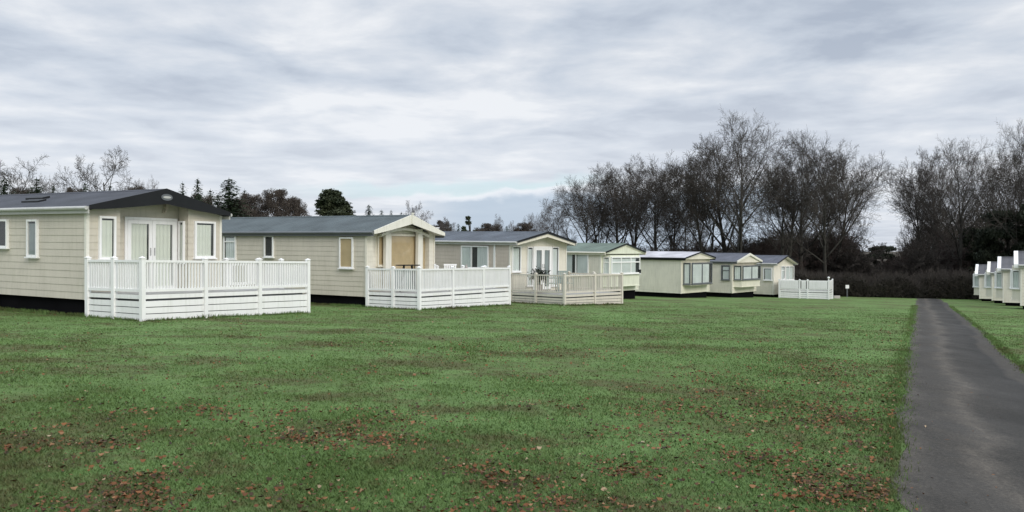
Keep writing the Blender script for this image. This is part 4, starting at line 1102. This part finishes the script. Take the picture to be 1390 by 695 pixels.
GM = 'far trees over the ribbed roof'
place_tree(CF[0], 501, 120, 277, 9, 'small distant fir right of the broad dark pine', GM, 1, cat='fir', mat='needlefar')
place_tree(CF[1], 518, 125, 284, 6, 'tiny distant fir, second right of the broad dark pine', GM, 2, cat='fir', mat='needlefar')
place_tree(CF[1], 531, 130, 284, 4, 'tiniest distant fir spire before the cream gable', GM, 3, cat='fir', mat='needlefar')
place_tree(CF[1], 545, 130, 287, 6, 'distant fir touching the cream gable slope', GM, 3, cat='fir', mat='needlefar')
place_tree(B[4], 572, 92, 271, 24, 'pinkish leafless tree right behind the cream gable peak', GM, 2, mat='twigfar')
place_tree(S_[0], 598, 100, 294, 16, 'low leafless tree at the right foot of the cream gable', GM, 2, name='bare_tree', mat='twigfar')
place_tree(PINE2, 639, 80, 288, 11, 'small spiky pine above the ribbed roof', GM, 2, cat='pine')
place_tree(B[4], 671, 125, 290, 13, 'faint leafless tree right of the spiky pine', GM, 4, mat='twigfar')
place_tree(B[4], 700, 130, 298, 12, 'faintest low leafless tree above the ribbed roof', GM, 1, mat='twigfar')
place_tree(B[1], 728, 115, 284, 17, 'faint leafless tree above the thin black gable peak', GM, 3, mat='twigfar')
for i, (u, D, v, h) in enumerate(((612,120,303,7),(622,118,303,6),(655,118,304,7),(688,120,306,8))):
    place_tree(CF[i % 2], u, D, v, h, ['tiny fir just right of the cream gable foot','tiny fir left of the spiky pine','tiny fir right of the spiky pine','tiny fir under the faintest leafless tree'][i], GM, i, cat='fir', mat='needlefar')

for u, D, v, h, lab in ((560,105,296,20,'low brown thicket left of the cream gable peak'),(600,108,300,22,'low brown thicket right of the cream gable peak'),(665,112,304,34,'low brown thicket under the faint leafless trees'),
                        (712,108,303,26,'low brown thicket left of the thin black gable'),(30,78,256,34,'low brown thicket at the far left above the roof'),(100,80,256,26,'low brown thicket left of the tallest leafless tree'),(185,84,254,30,'low brown thicket right of the tallest leafless tree')):
    place_tree(DOME, u, D, v, h, lab, GM if u > 300 else GL, u*.1)
GC = 'leafless trees of the left clump'
for i, (P, u, D, v, h, lab) in enumerate((
    (B[3], 792, 84, 220, 50, 'leftmost spreading leafless tree of the left clump'),
    (B[2], 815, 88, 226, 46, 'forked leafless tree right of the leftmost one in the left clump'),
    (B[1], 846, 86, 212, 54, 'straight leafless tree in the middle of the left clump'),
    (B[2], 864, 92, 208, 46, 'tall slim leafless tree, highest of the left clump'),
    (B[1], 886, 82, 213, 52, 'leafless tree standing right of the highest one of the left clump'),
    (B[2], 908, 90, 222, 42, 'rightmost leafless tree of the left clump'),
    (B[4], 758, 96, 268, 26, 'low leafless tree at the left foot of the left clump'),
    (B[4], 930, 92, 262, 34, 'low leafless tree in the gap between the two clumps'))):
    place_tree(P, u, D, v, h, lab, GC, i*1.3, mat='twig' if i < 6 else 'twigfar')
GB = 'big leafless beeches of the centre clump'
for i, (P, u, D, v, h, lab) in enumerate((
    (B[0], 1003, 71, 144, 78, 'tallest big beech with the widest crown, behind the slate-blue roof'),
    (B[2], 966, 75, 190, 56, 'leaning beech at the left edge of the centre clump'),
    (B[1], 985, 78, 172, 66, 'slimmer beech just behind and left of the tallest beech'),
    (B[2], 1060, 72, 176, 60, 'forked beech between the tallest beech and the dense one'),
    (B[0], 1086, 76, 172, 64, 'dense dark beech in the middle right of the centre clump'),
    (B[3], 1120, 71, 176, 64, 'wide right-hand beech leaning its boughs over the gap'),
    (B[2], 1128, 80, 188, 48, 'thin beech behind the wide right-hand one'),
    (B[4], 1150, 84, 240, 28, 'lowest beech at the right edge of the centre clump'))):
    place_tree(P, u, D, v, h, lab, GB, 1.0+i*1.7)
GR = 'leafless trees of the right clump'
for i, (P, u, D, v, h, lab) in enumerate((
    (B[0], 1302, 74, 180, 64, 'tall forking beech in the middle of the right clump beyond the roadside caravans'),
    (B[2], 1262, 80, 196, 40, 'leafless tree at the left edge of the right clump'),
    (B[1], 1284, 84, 190, 50, 'leafless tree between the left edge one and the tall forking beech'),
    (B[4], 1236, 86, 260, 18, 'low leafless tree bending towards the gap over the road'),
    (B[3], 1345, 80, 192, 62, 'leafless tree right of the tall forking beech'),
    (B[0], 1402, 68, 152, 60, 'tall beech cut by the right picture edge'),
    (B[1], 1374, 78, 188, 56, 'leafless tree just left of the beech at the picture edge'),
    (B[3], 1452, 70, 170, 60, 'beech mostly outside the right picture edge'))):
    place_tree(P, u, D, v, h, lab, GR, .6+i*1.1)
place_tree(HOL, 1198, 108, 333, 24, 'rounded distant tree closing the gap between the two woods', GR, 0, cat='tree', name='evergreen_tree')
place_tree(HOL, 1368, 70, 284, 44, 'very dark evergreen rising behind the roadside caravans', GR, 0, cat='tree')
place_tree(HOL, 1420, 66, 270, 46, 'very dark evergreen at the right picture edge', GR, 2, cat='tree')
place_tree(HOL, 1326, 76, 308, 34, 'low dark evergreen left of the very dark one', GR, 2, cat='tree')

# undergrowth shrubs, each its own
GS = 'bare shrubs under the trees'
rq = random.Random(5)
names = ['behind the frosty white roof','behind the ridge of the slate-blue roof','right behind the zigzag gable','behind the farthest left-row caravan','behind the far white deck','above the notice post','at the left side of the gap','left of the road end','directly over the road end','right of the road end','left of the roadside caravans','behind the farthest roadside caravan','behind the third roadside caravan','behind the second nearest roadside caravan']
us = [905, 945, 1022, 1048, 1098, 1130, 1156, 1232, 1250, 1276, 1304, 1334, 1362, 1390]
tops = [318, 312, 300, 305, 300, 292, 322, 335, 318, 312, 318, 320, 316, 312]
for i, (u, v) in enumerate(zip(us, tops)):
    place_tree(S_[i % 2], u, 78 + rq.uniform(-4, 4), v, 34, ('reddish brown bare shrub ' if i % 2 else 'grey brown bare shrub ')+names[i], GS, rq.random()*6, cat='shrub')

# dense hedge along the far edge of the lawn and the dim wood behind it
def twig_mass(name, n, fx, mat, lenr=(.4,1.1), r=.012, seed=1):
    q = np.random.RandomState(seed); P0 = fx(q, n)
    d = q.normal(size=(n,3))*np.array([.6,.6,.9]); d[:,2] = np.abs(d[:,2])+.25; d /= np.linalg.norm(d,axis=1)[:,None]
    L_ = q.uniform(*lenr, size=(n,1)); P1 = P0 + d*L_
    s_ = np.cross(d, q.normal(size=(n,3))); s_ /= np.linalg.norm(s_,axis=1)[:,None]; s2 = np.cross(d, s_)
    V = np.empty((n,3,4,3)); 
    off = [s_*r, (-.5*s_+.87*s2)*r, (-.5*s_-.87*s2)*r]
    for i in range(3):
        a, b_ = off[i], off[(i+1) % 3]
        V[:,i,0] = P0+a; V[:,i,1] = P0+b_; V[:,i,2] = P1+b_*.5; V[:,i,3] = P1+a*.5
    return V.reshape(-1,3)
def vg(x, y): return np.array([gz(float(a), float(b_)) for a, b_ in zip(x, y)])
def hedge(label, u0, D0, u1, D1, h, thick, n, seed):
    x0, x1 = (u0-695)/F*D0, (u1-695)/F*D1
    cx_, cy_ = (x0+x1)/2, (D0+D1)/2; g = gz(cx_, cy_)
    r = empty('hedge', (cx_, cy_, g)); tag(r, label, 'hedge')
    q = np.random.RandomState(seed)
    t = q.rand(n); x = x0+(x1-x0)*t; y = D0+(D1-D0)*t + (q.rand(n)-.5)*thick
    hh = h*(.15+1.25*vnoise(x, y*.3, .5, seed))*(1-.35*(np.abs(q.rand(n)-.5)*2)**6)
    z = q.rand(n)**.8*hh; gg = vg(x, y) - g
    C_ = np.stack([x-cx_, y-cy_, z+gg], 1)
    V = C_[:,None,:] + q.normal(size=(n,3,3))*.07
    quads_np('foliage', V.reshape(-1,3), M['hedge'], r, per=3)
    m = n//4
    def fx(qq, nn): 
        i = qq.randint(0, n, nn); return C_[i]*np.array([1,1,.9])
    quads_np('branches', twig_mass('b', m, fx, 'twig', (.4,1.2), .014, seed+1), M['twig'], r, per=4)
    return r
hedge('long dark brown hedge closing the lawn left of the road end', 1040, 67.5, 1244, 67.5, 2.0, 2.2, 60000, 61)
hedge('dark brown hedge beyond the road end running behind the roadside caravans', 1246, 68.5, 1420, 66, 2.6, 2.0, 60000, 62)
def wood():
    n = 120000
    def fx(q, n):
        x = q.uniform(4, 92, n); y = q.uniform(84, 104, n)
        uu = 695+F*x/y
        hh = np.interp(uu, [700,900,960,1040,1060,1140,1165,1178,1212,1232,1262,1600], [2.5,3.0,3.8,4.6,6.0,5.6,4.0,1.6,1.6,5.0,8.0,9.5])
        hh = hh*(.7+.6*vnoise(x, y, .22, 9))
        z = q.rand(n)**1.25*hh
        return np.stack([x, y, z + 1.6-(1.227+.03*84+.024*np.minimum(60,x))], 1)
    V = twig_mass('w', n, fx, 'twig', (.5,1.7), .026, 71)
    tag(quads_np('undergrowth', V, M['undertwig'], per=4), 'dim tangle of undergrowth filling the wood behind the trees', 'undergrowth', kind='stuff')
wood()
